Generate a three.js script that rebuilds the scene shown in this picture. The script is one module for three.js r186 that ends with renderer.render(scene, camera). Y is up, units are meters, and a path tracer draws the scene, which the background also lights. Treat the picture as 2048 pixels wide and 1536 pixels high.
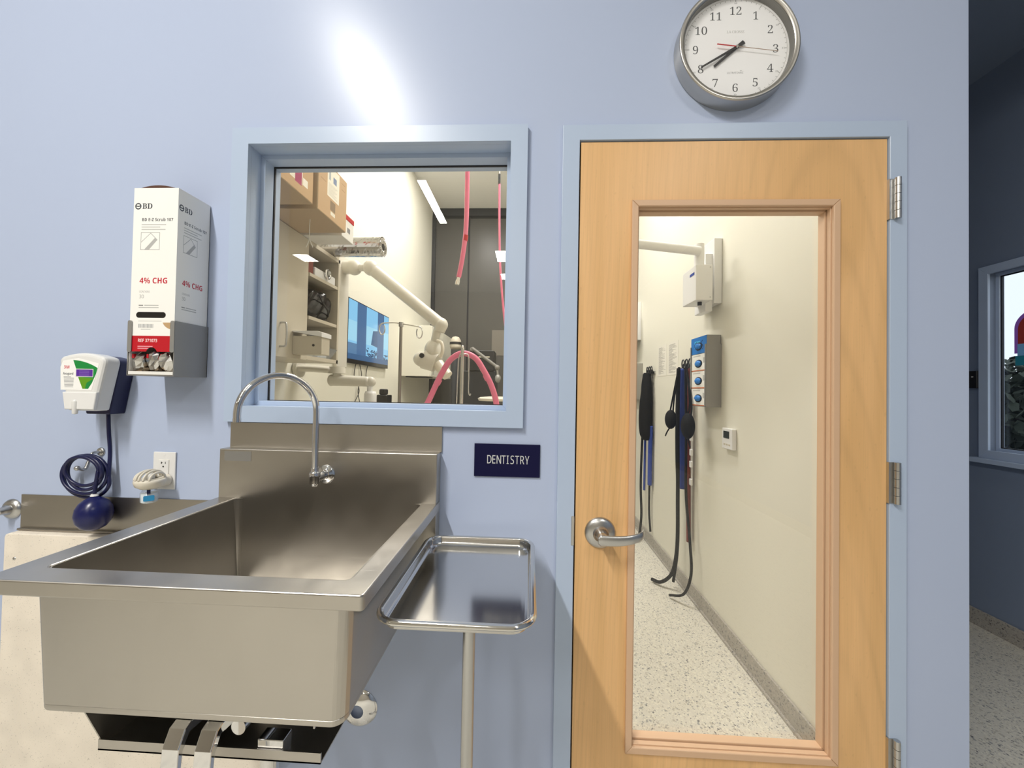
import * as THREE from 'three';
import { RoundedBoxGeometry } from 'three/addons/geometries/RoundedBoxGeometry.js';
import { TextGeometry } from 'three/addons/geometries/TextGeometry.js';
import { FontLoader } from 'three/addons/loaders/FontLoader.js';
import { mergeGeometries, mergeVertices, toCreasedNormals } from 'three/addons/utils/BufferGeometryUtils.js';
import { RectAreaLightUniformsLib } from 'three/addons/lights/RectAreaLightUniformsLib.js';

// ---------------------------------------------------------------- camera, sky, exposure
const rad = THREE.MathUtils.degToRad;
const scene = new THREE.Scene();
const camera = new THREE.PerspectiveCamera(89.925, 4 / 3, 0.05, 120);
camera.position.set(0, 1.4, 1.14);
camera.rotation.order = 'YXZ';
camera.rotation.set(rad(0.95), rad(2.64), rad(1.06));
scene.background = new THREE.Color().setRGB(0.80, 0.90, 1.0);
const renderer = new THREE.WebGLRenderer({ antialias: true });
renderer.toneMapping = THREE.LinearToneMapping;
renderer.toneMappingExposure = 1.2;
renderer.shadowMap.enabled = true;
RectAreaLightUniformsLib.init();
const LIGHT = new THREE.Color().setRGB(1, 0.965, 0.91);
const DENTAL_LIGHT = 105;
// ceiling fixtures: [kind, x, z, width (x), length (z), strength]
const CEIL = 4.04;
const FIXTURES = [
  ['linear', -1.41, 2.3, 0.11, 1.22, 225, 'recessed linear ceiling light above the scrub sink'],
  ['linear', -1.41, 4.05, 0.11, 1.25, 95, 'recessed linear ceiling light mirrored in the blue framed window'],
  ['linear', 1.7, 3.5, 0.11, 1.22, 65, 'recessed linear ceiling light nearest the right hand wall'],
  ['panel', -0.39, 6.18, 0.62, 0.62, 18, 'square ceiling light panel nearer the blue wall'],
  ['panel', -0.39, 7.52, 0.62, 0.46, 18, 'square ceiling light panel nearest the back wall'],
  ['panel', -4.62, 6.3, 0.3, 0.42, 30, 'small ceiling light panel at the far left of the main room'],
  ['linear', 0.35, -1.75, 0.11, 1.22, DENTAL_LIGHT, 'recessed linear ceiling light over the middle of the dental room'],
  ['linear', -0.75, -2.6, 0.11, 1.22, DENTAL_LIGHT, 'recessed linear ceiling light beside the dental room screen wall'],
];

// ---------------------------------------------------------------- helpers
let seed = 12345;
const rnd = () => { seed = (seed * 1664525 + 1013904223) >>> 0; return seed / 4294967296; };
const used = {};
const numbered = (n) => { const k = used[n] || 0; used[n] = k + 1; return k ? n + '_' + String(k).padStart(3, '0') : n; };
const V = (x, y, z) => new THREE.Vector3(x, y, z);
function clean(g) {
  let q = g.index ? g.toNonIndexed() : g;
  if (!q.attributes.normal) q.computeVertexNormals();
  const o = new THREE.BufferGeometry();
  for (const k of ['position', 'normal', 'uv']) if (q.attributes[k]) o.setAttribute(k, q.attributes[k]);
  if (!o.attributes.uv) o.setAttribute('uv', new THREE.BufferAttribute(new Float32Array(o.attributes.position.count * 2), 2));
  return o;
}
const merge = (a) => mergeGeometries(a.map(clean));
function boxUV(g) {
  const p = g.attributes.position, n = g.attributes.normal, u = new Float32Array(p.count * 2);
  for (let i = 0; i < p.count; i += 3) {
    let nx = 0, ny = 0, nz = 0;
    for (let k = 0; k < 3; k++) { nx += n.getX(i + k); ny += n.getY(i + k); nz += n.getZ(i + k); }
    nx = Math.abs(nx); ny = Math.abs(ny); nz = Math.abs(nz);
    for (let k = 0; k < 3; k++) {
      const j = i + k, x = p.getX(j), y = p.getY(j), z = p.getZ(j);
      u[j * 2] = nx > ny && nx > nz ? z : x; u[j * 2 + 1] = ny >= nx && ny >= nz ? z : y;
    }
  }
  g.setAttribute('uv', new THREE.BufferAttribute(u, 2));
  return g;
}
function planar(g, fn) {
  const q = clean(g), p = q.attributes.position, u = new Float32Array(p.count * 2);
  for (let i = 0; i < p.count; i++) { const r = fn(p.getX(i), p.getY(i), p.getZ(i)); u[i * 2] = r[0]; u[i * 2 + 1] = r[1]; }
  q.setAttribute('uv', new THREE.BufferAttribute(u, 2));
  return q;
}
function mesh(name, geos, m, parent) {
  let g = Array.isArray(geos) ? merge(geos) : clean(geos);
  if (m.userData.boxuv) boxUV(g);
  const o = new THREE.Mesh(g, m);
  o.castShadow = o.receiveShadow = true;
  o.name = parent ? name : numbered(name);
  (parent || scene).add(o);
  return o;
}
function thing(name, label, category, group) {
  const o = new THREE.Group(); o.name = numbered(name); o.userData = { label, category };
  if (group) o.userData.group = group;
  scene.add(o); return o;
}
function solo(name, geos, m, label, category, group) {
  const o = mesh(name, geos, m); o.userData = { label, category }; if (group) o.userData.group = group; return o;
}
function struct(name, geos, m) { const o = mesh(name, geos, m); o.userData = { kind: 'structure' }; return o; }
function structGroup(name) { const o = new THREE.Group(); o.name = name; o.userData = { kind: 'structure' }; scene.add(o); return o; }
// box between two corners
function bb(x0, x1, y0, y1, z0, z1, r = 0) {
  const w = x1 - x0, h = y1 - y0, d = z1 - z0;
  const g = r ? new RoundedBoxGeometry(w, h, d, 2, Math.min(r, w / 2.01, h / 2.01, d / 2.01)) : new THREE.BoxGeometry(w, h, d);
  return g.translate((x0 + x1) / 2, (y0 + y1) / 2, (z0 + z1) / 2);
}
function rod(a, b, r1, r2 = r1, seg = 24) {
  const d = b.clone().sub(a), g = new THREE.CylinderGeometry(r2, r1, d.length(), seg);
  g.applyQuaternion(new THREE.Quaternion().setFromUnitVectors(V(0, 1, 0), d.clone().normalize()));
  return g.translate((a.x + b.x) / 2, (a.y + b.y) / 2, (a.z + b.z) / 2);
}
const ball = (r, x, y, z, sx = 1, sy = 1, sz = 1) => new THREE.SphereGeometry(r, 24, 16).scale(sx, sy, sz).translate(x, y, z);
function tube(pts, r, n = 48, rs = 12, closed = false) {
  const c = new THREE.CatmullRomCurve3(pts, closed, 'centripetal');
  const gs = [new THREE.TubeGeometry(c, n, r, rs, closed)];
  if (!closed) for (const t of [0, 1]) {
    const d = c.getTangent(t); if (!t) d.negate();
    const k = new THREE.CircleGeometry(r, rs); k.applyQuaternion(new THREE.Quaternion().setFromUnitVectors(V(0, 0, 1), d)); const p = c.getPoint(t); gs.push(k.translate(p.x, p.y, p.z));
  }
  return merge(gs);
}
// elliptical sweep with varying section
function sweep(pts, ra, rb, up, n = 32, rs = 16) {
  const c = new THREE.CatmullRomCurve3(pts, false, 'centripetal'), pos = [], idx = [];
  const fa = typeof ra === 'function' ? ra : () => ra, fb = typeof rb === 'function' ? rb : () => rb;
  for (let i = 0; i <= n; i++) {
    const t = i / n, p = c.getPoint(t), T = c.getTangent(t), S = T.clone().cross(up).normalize(), U = S.clone().cross(T).normalize();
    for (let k = 0; k < rs; k++) { const a = k / rs * 2 * Math.PI; const q = p.clone().addScaledVector(S, fa(t) * Math.cos(a)).addScaledVector(U, fb(t) * Math.sin(a)); pos.push(q.x, q.y, q.z); }
  }
  for (let i = 0; i < n; i++) for (let k = 0; k < rs; k++) { const a = i * rs + k, b = i * rs + (k + 1) % rs; idx.push(a, b, a + rs, b, b + rs, a + rs); }
  for (const [row, flip] of [[0, 1], [n, 0]]) {
    const p = c.getPoint(row / n), m = pos.length / 3; pos.push(p.x, p.y, p.z);
    for (let k = 0; k < rs; k++) { const a = row * rs + k, b = row * rs + (k + 1) % rs; flip ? idx.push(m, b, a) : idx.push(m, a, b); }
  }
  const g = new THREE.BufferGeometry(); g.setAttribute('position', new THREE.Float32BufferAttribute(pos, 3)); g.setIndex(idx); g.computeVertexNormals(); return g;
}
const poly = (pts) => { const s = new THREE.Shape(); pts.forEach((p, i) => i ? s.lineTo(p[0], p[1]) : s.moveTo(p[0], p[1])); s.closePath(); return s; };
function rr(x0, x1, y0, y1, r) {
  const s = new THREE.Shape();
  s.moveTo(x0 + r, y0); s.lineTo(x1 - r, y0); s.absarc(x1 - r, y0 + r, r, -Math.PI / 2, 0, false); s.lineTo(x1, y1 - r); s.absarc(x1 - r, y1 - r, r, 0, Math.PI / 2, false);
  s.lineTo(x0 + r, y1); s.absarc(x0 + r, y1 - r, r, Math.PI / 2, Math.PI, false); s.lineTo(x0, y0 + r); s.absarc(x0 + r, y0 + r, r, Math.PI, 1.5 * Math.PI, false);
  return s;
}
const rect = (x0, x1, y0, y1) => poly([[x0, y0], [x1, y0], [x1, y1], [x0, y1]]);
function ext(shape, z0, z1, bev = 0, seg = 12) {
  const g = new THREE.ExtrudeGeometry(shape, { depth: z1 - z0 - 2 * bev, bevelEnabled: bev > 0, bevelThickness: bev, bevelSize: bev, bevelOffset: -bev, bevelSegments: 3, curveSegments: seg });
  return g.translate(0, 0, z0 + bev);
}
// extrude a plan (x, z) shape upwards from y0 to y1; the shape is written with y = -z
const extY = (shape, y0, y1, bev = 0, seg = 12) => ext(shape, y0, y1, bev, seg).rotateX(-Math.PI / 2);
// four mitred bars round a rectangle in the xy plane
function mitred(x0, x1, y0, y1, w, z0, z1, bev = 0.001) {
  const X0 = x0 + w, X1 = x1 - w, Y0 = y0 + w, Y1 = y1 - w;
  return [[[x0, y1], [X0, Y1], [X1, Y1], [x1, y1]], [[x0, y0], [x1, y0], [X1, Y0], [X0, Y0]], [[x0, y0], [X0, Y0], [X0, Y1], [x0, y1]], [[x1, y0], [x1, y1], [X1, Y1], [X1, Y0]]].map((p) => ext(poly(p), z0, z1, bev));
}
const lathe = (pts, seg = 48) => new THREE.LatheGeometry(pts.map((p) => new THREE.Vector2(p[0], p[1])), seg);

// ---------------------------------------------------------------- noise and textures
const perm = new Uint8Array(512); { const a = [...Array(256).keys()]; for (let i = 255; i; i--) { const j = Math.floor(rnd() * (i + 1)); [a[i], a[j]] = [a[j], a[i]]; } for (let i = 0; i < 512; i++) perm[i] = a[i & 255]; }
function vn(x, y, px = 256, py = 256) {
  const xi = Math.floor(x), yi = Math.floor(y), fx = x - xi, fy = y - yi, u = fx * fx * (3 - 2 * fx), v = fy * fy * (3 - 2 * fy);
  const h = (i, j) => perm[perm[((i % px) + px) % px & 255] + (((j % py) + py) % py & 255)] / 255;
  return (h(xi, yi) * (1 - u) + h(xi + 1, yi) * u) * (1 - v) + (h(xi, yi + 1) * (1 - u) + h(xi + 1, yi + 1) * u) * v;
}
function dataTex(w, h, fn, srgb, rx, ry) {
  const d = new Uint8Array(w * h * 4);
  for (let j = 0; j < h; j++) for (let i = 0; i < w; i++) { const c = fn(i, j); const k = (j * w + i) * 4; d[k] = c[0]; d[k + 1] = c[1]; d[k + 2] = c[2]; d[k + 3] = 255; }
  const t = new THREE.DataTexture(d, w, h); t.wrapS = t.wrapT = THREE.RepeatWrapping; t.magFilter = THREE.LinearFilter; t.minFilter = THREE.LinearMipmapLinearFilter; t.generateMipmaps = true;
  if (srgb) t.colorSpace = THREE.SRGBColorSpace; if (rx) t.repeat.set(rx, ry); t.needsUpdate = true; return t;
}
function canvasTex(w, h, draw) {
  const c = document.createElement('canvas'); c.width = w; c.height = h; draw(c.getContext('2d'), w, h);
  const t = new THREE.CanvasTexture(c); t.colorSpace = THREE.SRGBColorSpace; return t;
}
const lin = (r, g, b) => new THREE.Color().setRGB(r, g, b);
function mat(color, roughness = 0.5, metalness = 0, extra = {}) {
  const { boxuv, ...rest } = extra;
  const m = new THREE.MeshPhysicalMaterial({ color, roughness, metalness, ...rest });
  if (boxuv) m.userData.boxuv = true;
  return m;
}
// speckled resilient floor
const flakeN = 1024, flake = new Float32Array(flakeN * flakeN * 3).fill(1);
for (let k = 0; k < 26000; k++) {
  const cx = rnd() * flakeN, cy = rnd() * flakeN, r = 1.2 + rnd() * rnd() * 5.5, a = rnd() * 6.28, e = 0.4 + rnd() * 0.6, t = rnd();
  const col = t < 0.2 ? [0.74, 0.75, 0.78] : t < 0.24 ? [0.5, 0.51, 0.55] : t < 0.75 ? [1.06, 1.06, 1.05] : [0.88, 0.87, 0.85], ca = Math.cos(a), sa = Math.sin(a);
  for (let j = -10; j <= 10; j++) for (let i = -10; i <= 10; i++) {
    const u = i * ca + j * sa, v = (-i * sa + j * ca) / e;
    if (u * u + v * v < r * r * (0.6 + 0.5 * vn(i * 0.4 + k, j * 0.4))) { const q = ((Math.floor(cy + j) + flakeN) % flakeN * flakeN + (Math.floor(cx + i) + flakeN) % flakeN) * 3; flake[q] = col[0]; flake[q + 1] = col[1]; flake[q + 2] = col[2]; }
  }
}
const flakeTex = (b) => dataTex(flakeN, flakeN, (i, j) => { const q = (j * flakeN + i) * 3; return [0, 1, 2].map((k) => Math.min(255, b[k] * flake[q + k])); }, true, 0.9, 0.9);
const steelRough = dataTex(512, 512, (i, j) => {
  const streak = vn(i / 64, j * 1.5, 8, 256), cloud = vn(i / 90, j / 110, 6, 5) * 0.6 + vn(i / 34, j / 40, 15, 13) * 0.4;
  const v = 168 + 22 * (streak - 0.5) + 46 * (cloud - 0.45); return [0, Math.max(0, Math.min(255, v)), 0];
}, false, 2.2, 2.2);
const steelBump = dataTex(256, 256, (i, j) => { const v = 255 * (0.6 * vn(i / 42, j / 60, 6, 4) + 0.4 * vn(i / 16, j / 25, 16, 10)); return [v, v, v]; }, false, 2.2, 2.2);
const speckTex = dataTex(512, 512, (i, j) => { const c = vn(i / 3, j / 3, 171, 171), d = vn(i / 40, j / 40, 13, 13); const k = (c > 0.93 ? 0.82 : c < 0.05 ? 0.9 : 1) * (0.97 + 0.05 * d); return [238 * k, 229 * k, 214 * k]; }, true, 2, 2);
const maple = dataTex(1024, 2048, (i, j) => {
  const x = i / 1024 * 0.9, y = j / 2048 * 2.15;
  const warp = 0.10 * (vn(x * 5 + 3, y * 0.9) - 0.5) + 0.035 * (vn(x * 14, y * 2.6 + 7) - 0.5);
  const ring = Math.sin((x + warp) * 160 + 5 * vn(x * 3, y * 0.5)) * 0.5 + 0.5;
  const fine = vn(x * 900, y * 9), band = vn(x * 12 + warp * 60, y * 1.2), fleck = vn(x * 260, y * 60);
  const arch = Math.abs(x - 0.2 - 0.5 * Math.round(vn(y * 0.2, 3) * 1.2)), cath = Math.sin((arch * arch * 90 + y * 5.5 + 1.2 * vn(x * 6, y * 1.5)) * 4.2) * 0.5 + 0.5;
  const k = 0.955 + 0.022 * ring * band + 0.03 * (fine - 0.5) + 0.045 * (band - 0.5) - 0.045 * Math.pow(cath, 5) * vn(x * 9, y * 2 + 40) + (fleck > 0.92 ? -0.025 : 0);
  return [Math.min(255, 236 * k), Math.min(255, 190 * k * (0.99 + 0.01 * band)), Math.min(255, 131 * k * (0.97 + 0.05 * band))];
}, true);
const mapleUV = (g) => planar(g, (x, y) => [(x - 0.12) / 0.9, y / 2.15]);

// ---------------------------------------------------------------- materials
const M = {
  blue: mat(lin(0.455, 0.53, 0.705), 0.28, 0, { specularIntensity: 0.5 }),
  blueTrim: mat(lin(0.45, 0.548, 0.71), 0.32, 0),
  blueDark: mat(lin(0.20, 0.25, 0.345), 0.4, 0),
  cream: mat(lin(0.76, 0.74, 0.64), 0.5),
  roomCream: mat(lin(0.52, 0.47, 0.39), 0.6),
  ceiling: mat(lin(0.80, 0.79, 0.75), 0.9),
  floor: mat(0xffffff, 0.45, 0, { map: flakeTex([212, 208, 196]), boxuv: true }),
  cove: mat(0xffffff, 0.5, 0, { map: flakeTex([168, 163, 154]), boxuv: true }),
  maple: mat(0xffffff, 0.38, 0, { map: maple, clearcoat: 0.15, clearcoatRoughness: 0.3 }),
  mapleStop: mat(lin(0.66, 0.44, 0.28), 0.4),
  steel: mat(lin(0.53, 0.505, 0.462), 0.5, 1, { roughnessMap: steelRough, boxuv: true, anisotropy: 0.55, bumpMap: steelBump, bumpScale: 0.0012 }),
  steelBright: mat(lin(0.72, 0.71, 0.68), 0.16, 1),
  tray: mat(lin(0.66, 0.655, 0.64), 0.14, 1),
  chrome: mat(lin(0.80, 0.80, 0.80), 0.06, 1),
  satin: mat(lin(0.55, 0.55, 0.54), 0.28, 1),
  bracketGrey: mat(lin(0.30, 0.295, 0.28), 0.45, 0.35),
  gasket: mat(lin(0.008, 0.008, 0.012), 0.6),
  glass: mat(0xffffff, 0.0, 0, { transmission: 1, thickness: 0, ior: 1.5 }),
  clear: mat(lin(0.93, 0.95, 0.97), 0.05, 0, { transmission: 0.85, thickness: 0, ior: 1.45 }),
  white: mat(lin(0.80, 0.80, 0.79), 0.35),
  whiteGloss: mat(lin(0.78, 0.78, 0.76), 0.2),
  ivory: mat(lin(0.76, 0.71, 0.60), 0.3),
  equip: mat(lin(0.66, 0.635, 0.56), 0.35),
  laminate: mat(lin(0.56, 0.51, 0.41), 0.45),
  navy: mat(lin(0.006, 0.008, 0.055), 0.35),
  bulbNavy: mat(lin(0.007, 0.010, 0.085), 0.28),
  signNavy: mat(lin(0.003, 0.003, 0.038), 0.55, 0, { specularIntensity: 0.4 }),
  letter: mat(lin(0.62, 0.63, 0.62), 0.5),
  black: mat(lin(0.012, 0.012, 0.013), 0.45),
  blackGloss: mat(lin(0.01, 0.01, 0.012), 0.15),
  fabricBlack: mat(lin(0.011, 0.0105, 0.010), 0.85, 0, { specularIntensity: 0.3 }),
  strapBlue: mat(lin(0.016, 0.05, 0.30), 0.7),
  strapRed: mat(lin(0.16, 0.02, 0.012), 0.7),
  red: mat(lin(0.55, 0.01, 0.018), 0.45),
  brownRed: mat(lin(0.17, 0.035, 0.02), 0.6),
  card: mat(lin(0.49, 0.375, 0.255), 0.8),
  cardDark: mat(lin(0.10, 0.045, 0.028), 0.9),
  paper: mat(lin(0.82, 0.81, 0.77), 0.8),
  pink: mat(lin(0.84, 0.19, 0.32), 0.42, 0, { clearcoat: 0.3 }),
  foil: mat(lin(0.74, 0.74, 0.73), 0.2, 1, { flatShading: true }),
  darkGlass: mat(lin(0.085, 0.083, 0.077), 0.34, 0, { specularIntensity: 0.45 }),
  darkFrame: mat(lin(0.018, 0.02, 0.024), 0.35),
  speck: mat(0xffffff, 0.6, 0, { map: speckTex, boxuv: true }),
  gloveBlue: mat(lin(0.02, 0.19, 0.58), 0.5),
  tan: mat(lin(0.52, 0.34, 0.17), 0.7),
};

// ---------------------------------------------------------------- structure
struct('floor', bb(-5.8, 3.0, -0.1, 0, -4.6, 9.1), M.floor);
struct('ceiling', bb(-5.8, 3.0, CEIL, CEIL + 0.12, -4.6, 9.1), M.ceiling);
const WIN = { x0: -0.872, x1: -0.068, y0: 1.338, y1: 2.139 }, DOOR = { x0: 0.135, x1: 1.009, y1: 2.140 };
function pierced(x0, x1, z0, z1) {
  const s = poly([[x0, 0], [DOOR.x0 - 0.006, 0], [DOOR.x0 - 0.006, DOOR.y1 + 0.006], [DOOR.x1 + 0.006, DOOR.y1 + 0.006], [DOOR.x1 + 0.006, 0], [x1, 0], [x1, CEIL], [x0, CEIL]]);
  s.holes.push(rect(WIN.x0 - 0.004, WIN.x1 + 0.004, WIN.y0 - 0.004, WIN.y1 + 0.004));
  return ext(s, z0, z1);
}
struct('wall_front', pierced(-5.6, 1.235, -0.06, 0), M.blue);
struct('wall_dental_near', pierced(-1.6, 1.14, -0.12, -0.06), M.cream);
struct('wall_dental_right', bb(1.14, 1.19, 0, CEIL, -4.5, -0.06), M.cream);
struct('wall_passage_left', bb(1.19, 1.235, 0, CEIL, -4.5, -0.06), M.blue);
struct('wall_dental_left', bb(-1.6, -1.46, 0, CEIL, -4.5, -0.12), M.cream);
struct('wall_left', bb(-5.75, -5.6, 0, CEIL, -0.06, 9), M.roomCream);
struct('wall_back', bb(-5.75, 2.96, 0, CEIL, 9, 9.12), M.roomCream);
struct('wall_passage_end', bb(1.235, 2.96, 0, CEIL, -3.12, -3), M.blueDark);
struct('wall_behind_dental', bb(-1.6, 1.235, 0, CEIL, -4.62, -4.5), M.cream);
const RW = { z0: -1.335, z1: -0.2, y0: 1.085, y1: 2.17, x: 2.8 };
{ // right wall with a window opening
  const s = poly([[-3.12, 0], [9.1, 0], [9.1, CEIL], [-3.12, CEIL]]); s.holes.push(rect(RW.z0, RW.z1, RW.y0, RW.y1));
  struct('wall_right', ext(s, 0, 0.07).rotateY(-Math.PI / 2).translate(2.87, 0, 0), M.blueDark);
}
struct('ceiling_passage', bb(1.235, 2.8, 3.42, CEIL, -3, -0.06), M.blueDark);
struct('baseboard_dental', [bb(1.128, 1.14, 0, 0.10, -4.4, -0.12, 0.004), bb(1.116, 1.128, 0, 0.012, -4.4, -0.12)], M.cove);
struct('baseboard_right', [bb(2.788, 2.8, 0, 0.10, -3, 9, 0.004)], M.cove);

// dark glazed partition at the far end of the dental room
{
  const w = structGroup('wall_partition');
  const xs = [-1.46, -0.93, -0.1, 0.55, 1.14];
  for (let i = 0; i < 4; i++) mesh('panel', bb(xs[i] + 0.02, xs[i + 1] - 0.004, 0.1, 3.9, -4.44, -4.41), M.darkGlass, w);
  mesh('header', bb(-1.46, 1.14, 3.93, CEIL, -4.5, -4.38), M.darkFrame, w);
  mesh('bottom_rail', bb(-1.46, 1.14, 0, 0.1, -4.5, -4.39), M.darkFrame, w);
  mesh('post', bb(-1.46, -1.41, 0.1, 3.93, -4.5, -4.37), M.darkFrame, w);
  for (const x of xs.slice(1, 4)) mesh('joint', bb(x - 0.006, x + 0.022, 0.1, 3.93, -4.5, -4.42), M.gasket, w);
}

// interior window
{
  const w = structGroup('window_1'), { x0, x1, y0, y1 } = WIN;
  const ring = rect(x0 - 0.052, x1 + 0.05, y0 - 0.048, y1 + 0.05); ring.holes.push(rect(x0, x1, y0, y1));
  mesh('casing', ext(ring, 0.0, 0.016), M.blueTrim, w);
  for (const g of mitred(x0 - 0.004, x1 + 0.004, y0 - 0.004, y1 + 0.004, 0.004, -0.12, -0.0003, 0)) mesh('jamb', g, M.blueTrim, w);
  for (const g of mitred(x0, x1, y0, y1, 0.014, -0.084, -0.042, 0.001)) mesh('glazing_stop', g, M.blueTrim, w);
  for (const g of mitred(x0, x1, y0, y1, 0.016, -0.092, -0.085, 0)) mesh('gasket', g, M.gasket, w);
  for (const g of mitred(x0, x1, y0, y1, 0.013, -0.12, -0.093, 0.001)) mesh('rear_stop', g, M.blueTrim, w);
  mesh('pane', bb(x0 + 0.006, x1 - 0.006, y0 + 0.006, y1 - 0.006, -0.0905, -0.0865), M.glass, w);
}

// door
{
  const d = structGroup('door_1'), { x0, x1, y1 } = DOOR;
  const fr = (n, pts, z0, z1, b) => mesh(n, ext(poly(pts), z0, z1, b), M.blueTrim, d);
  const a = x0 - 0.05, b = x1 + 0.047, t = y1 + 0.046;
  fr('casing', [[a, 0], [x0, 0], [x0, y1], [x1, y1], [x1, 0], [b, 0], [b, t], [a, t]], 0, 0.014, 0.0015);
  fr('jamb', [[x0 - 0.006, 0], [x0, 0], [x0, y1], [x0 - 0.006, y1 + 0.006]], -0.12, -0.0003);
  fr('jamb', [[x1, 0], [x1 + 0.006, 0], [x1 + 0.006, y1 + 0.006], [x1, y1]], -0.12, -0.0003);
  fr('head', [[x0 - 0.006, y1 + 0.006], [x0, y1], [x1, y1], [x1 + 0.006, y1 + 0.006]], -0.12, -0.0003);
  for (const [p, q, r, s] of [[x0, x0 + 0.015, 0, y1 - 0.015], [x1 - 0.015, x1, 0, y1 - 0.015], [x0, x1, y1 - 0.015, y1]]) mesh('seal', bb(p, q, r, s, -0.05, -0.037), M.gasket, d);
  const lx0 = x0 + 0.0045, lx1 = x1 - 0.0035, ly1 = y1 - 0.004, L = { x0: 0.300, x1: 0.862, y0: 0.385, y1: 1.950 };
  const leaf = rect(lx0, lx1, 0.012, ly1); leaf.holes.push(rect(L.x0, L.x1, L.y0, L.y1));
  mesh('leaf', mapleUV(ext(leaf, -0.036, 0.008)), M.maple, d);
  for (const g of mitred(L.x0 - 0.011, L.x1 + 0.011, L.y0 - 0.011, L.y1 + 0.011, 0.019, 0.006, 0.017, 0.003)) mesh('lite_moulding', g, M.mapleStop, d);
  for (const g of mitred(L.x0, L.x1, L.y0, L.y1, 0.011, -0.006, 0.0075, 0.001)) mesh('moulding_reveal', g, M.mapleStop, d);
  for (const g of mitred(L.x0, L.x1, L.y0, L.y1, 0.016, -0.034, -0.0085, 0.002)) mesh('glazing_stop', g, M.mapleStop, d);
  mesh('pane', bb(L.x0 + 0.012, L.x1 - 0.012, L.y0 + 0.012, L.y1 - 0.012, -0.0265, -0.0225), M.glass, d);
  for (const y of [1.96, 1.162, 0.402]) {
    const h = new THREE.Group(); h.name = 'hinge'; d.add(h);
    mesh('leaf_plate', [bb(x1 - 0.004, x1 + 0.014, y - 0.057, y + 0.057, 0.0075, 0.0165)], M.satin, h);
    for (let k = 0; k < 5; k++) { const q = y - 0.058 + k * 0.0232; mesh('knuckle', rod(V(x1 + 0.014, q + 0.0006, 0.022), V(x1 + 0.014, q + 0.0226, 0.022), 0.0076, 0.0076, 20), M.satin, h); }
  }
  mesh('strike_plate', bb(x0 - 0.008, x0 + 0.001, 0.955, 1.04, 0.010, 0.0155, 0.002), M.satin, d);
  const lv = new THREE.Group(); lv.name = 'lever_handle'; d.add(lv);
  const cx = 0.211, cy = 0.993;
  mesh('rose', lathe([[0, 0.014], [0.012, 0.0145], [0.024, 0.0135], [0.034, 0.0105], [0.041, 0.0075], [0.0445, 0.003], [0.045, 0]]).rotateX(Math.PI / 2).translate(cx, cy, 0.008), M.satin, lv);
  mesh('neck', [lathe([[0.024, 0], [0.022, 0.006], [0.016, 0.01], [0.0145, 0.028], [0.014, 0.05], [0, 0.05]]).rotateX(Math.PI / 2).translate(cx, cy, 0.018)], M.satin, lv);
  mesh('lever', sweep([V(cx - 0.016, cy - 0.001, 0.066), V(cx, cy - 0.001, 0.068), V(cx + 0.045, cy + 0.0, 0.069), V(cx + 0.08, cy + 0.005, 0.066), V(cx + 0.105, cy + 0.012, 0.056), V(cx + 0.114, cy + 0.017, 0.04)],
    (t) => 0.0062 - 0.0015 * t, (t) => t < 0.1 ? 0.009 + 0.07 * t : 0.0166 - 0.0065 * t, V(0, 1, 0), 40, 20), M.satin, lv);
}

// right hand window
{
  const w = structGroup('window_2'), { z0, z1, y0, y1 } = RW;
  const turn = (g) => g.rotateY(-Math.PI / 2);
  for (const g of mitred(z0 - 0.045, z1 + 0.045, y0 - 0.045, y1 + 0.045, 0.05, -2.80, -2.785, 0.002)) mesh('casing', turn(g), M.blueTrim, w);
  for (const g of mitred(z0, z1, y0, y1, 0.02, -2.865, -2.835, 0.002)) mesh('sash', turn(g), M.blueTrim, w);
  for (const g of mitred(z0 + 0.02, z1 - 0.02, y0 + 0.02, y1 - 0.02, 0.006, -2.855, -2.842, 0)) mesh('gasket', turn(g), M.gasket, w);
  mesh('sill', bb(2.755, 2.80, y0 - 0.075, y0 - 0.045, z0 - 0.07, z1 + 0.07, 0.004), M.blueTrim, w);
  mesh('pane', bb(2.845, 2.85, y0 + 0.021, y1 - 0.021, z0 + 0.021, z1 - 0.021), M.glass, w);
}

// ---------------------------------------------------------------- ceiling lights
for (const [kind, x, z, w, l, power, label] of FIXTURES) {
  const t = thing('ceiling_light', label, 'ceiling light', kind === 'linear' ? 'linear ceiling lights' : 'square ceiling lights');
  mesh('frame', [bb(x - w / 2 - 0.015, x - w / 2, CEIL - 0.012, CEIL, z - l / 2 - 0.015, z + l / 2 + 0.015), bb(x + w / 2, x + w / 2 + 0.015, CEIL - 0.012, CEIL, z - l / 2 - 0.015, z + l / 2 + 0.015),
    bb(x - w / 2, x + w / 2, CEIL - 0.012, CEIL, z - l / 2 - 0.015, z - l / 2), bb(x - w / 2, x + w / 2, CEIL - 0.012, CEIL, z + l / 2, z + l / 2 + 0.015)], M.white, t);
  mesh('diffuser', bb(x - w / 2, x + w / 2, CEIL - 0.006, CEIL, z - l / 2, z + l / 2), mat(0xffffff, 0.6, 0, { emissive: LIGHT, emissiveIntensity: 3 }), t);
  const a = new THREE.RectAreaLight(LIGHT, power, w, l);
  a.position.set(x, CEIL - 0.014, z); a.rotation.x = -Math.PI / 2; a.castShadow = true; scene.add(a);
}

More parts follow.
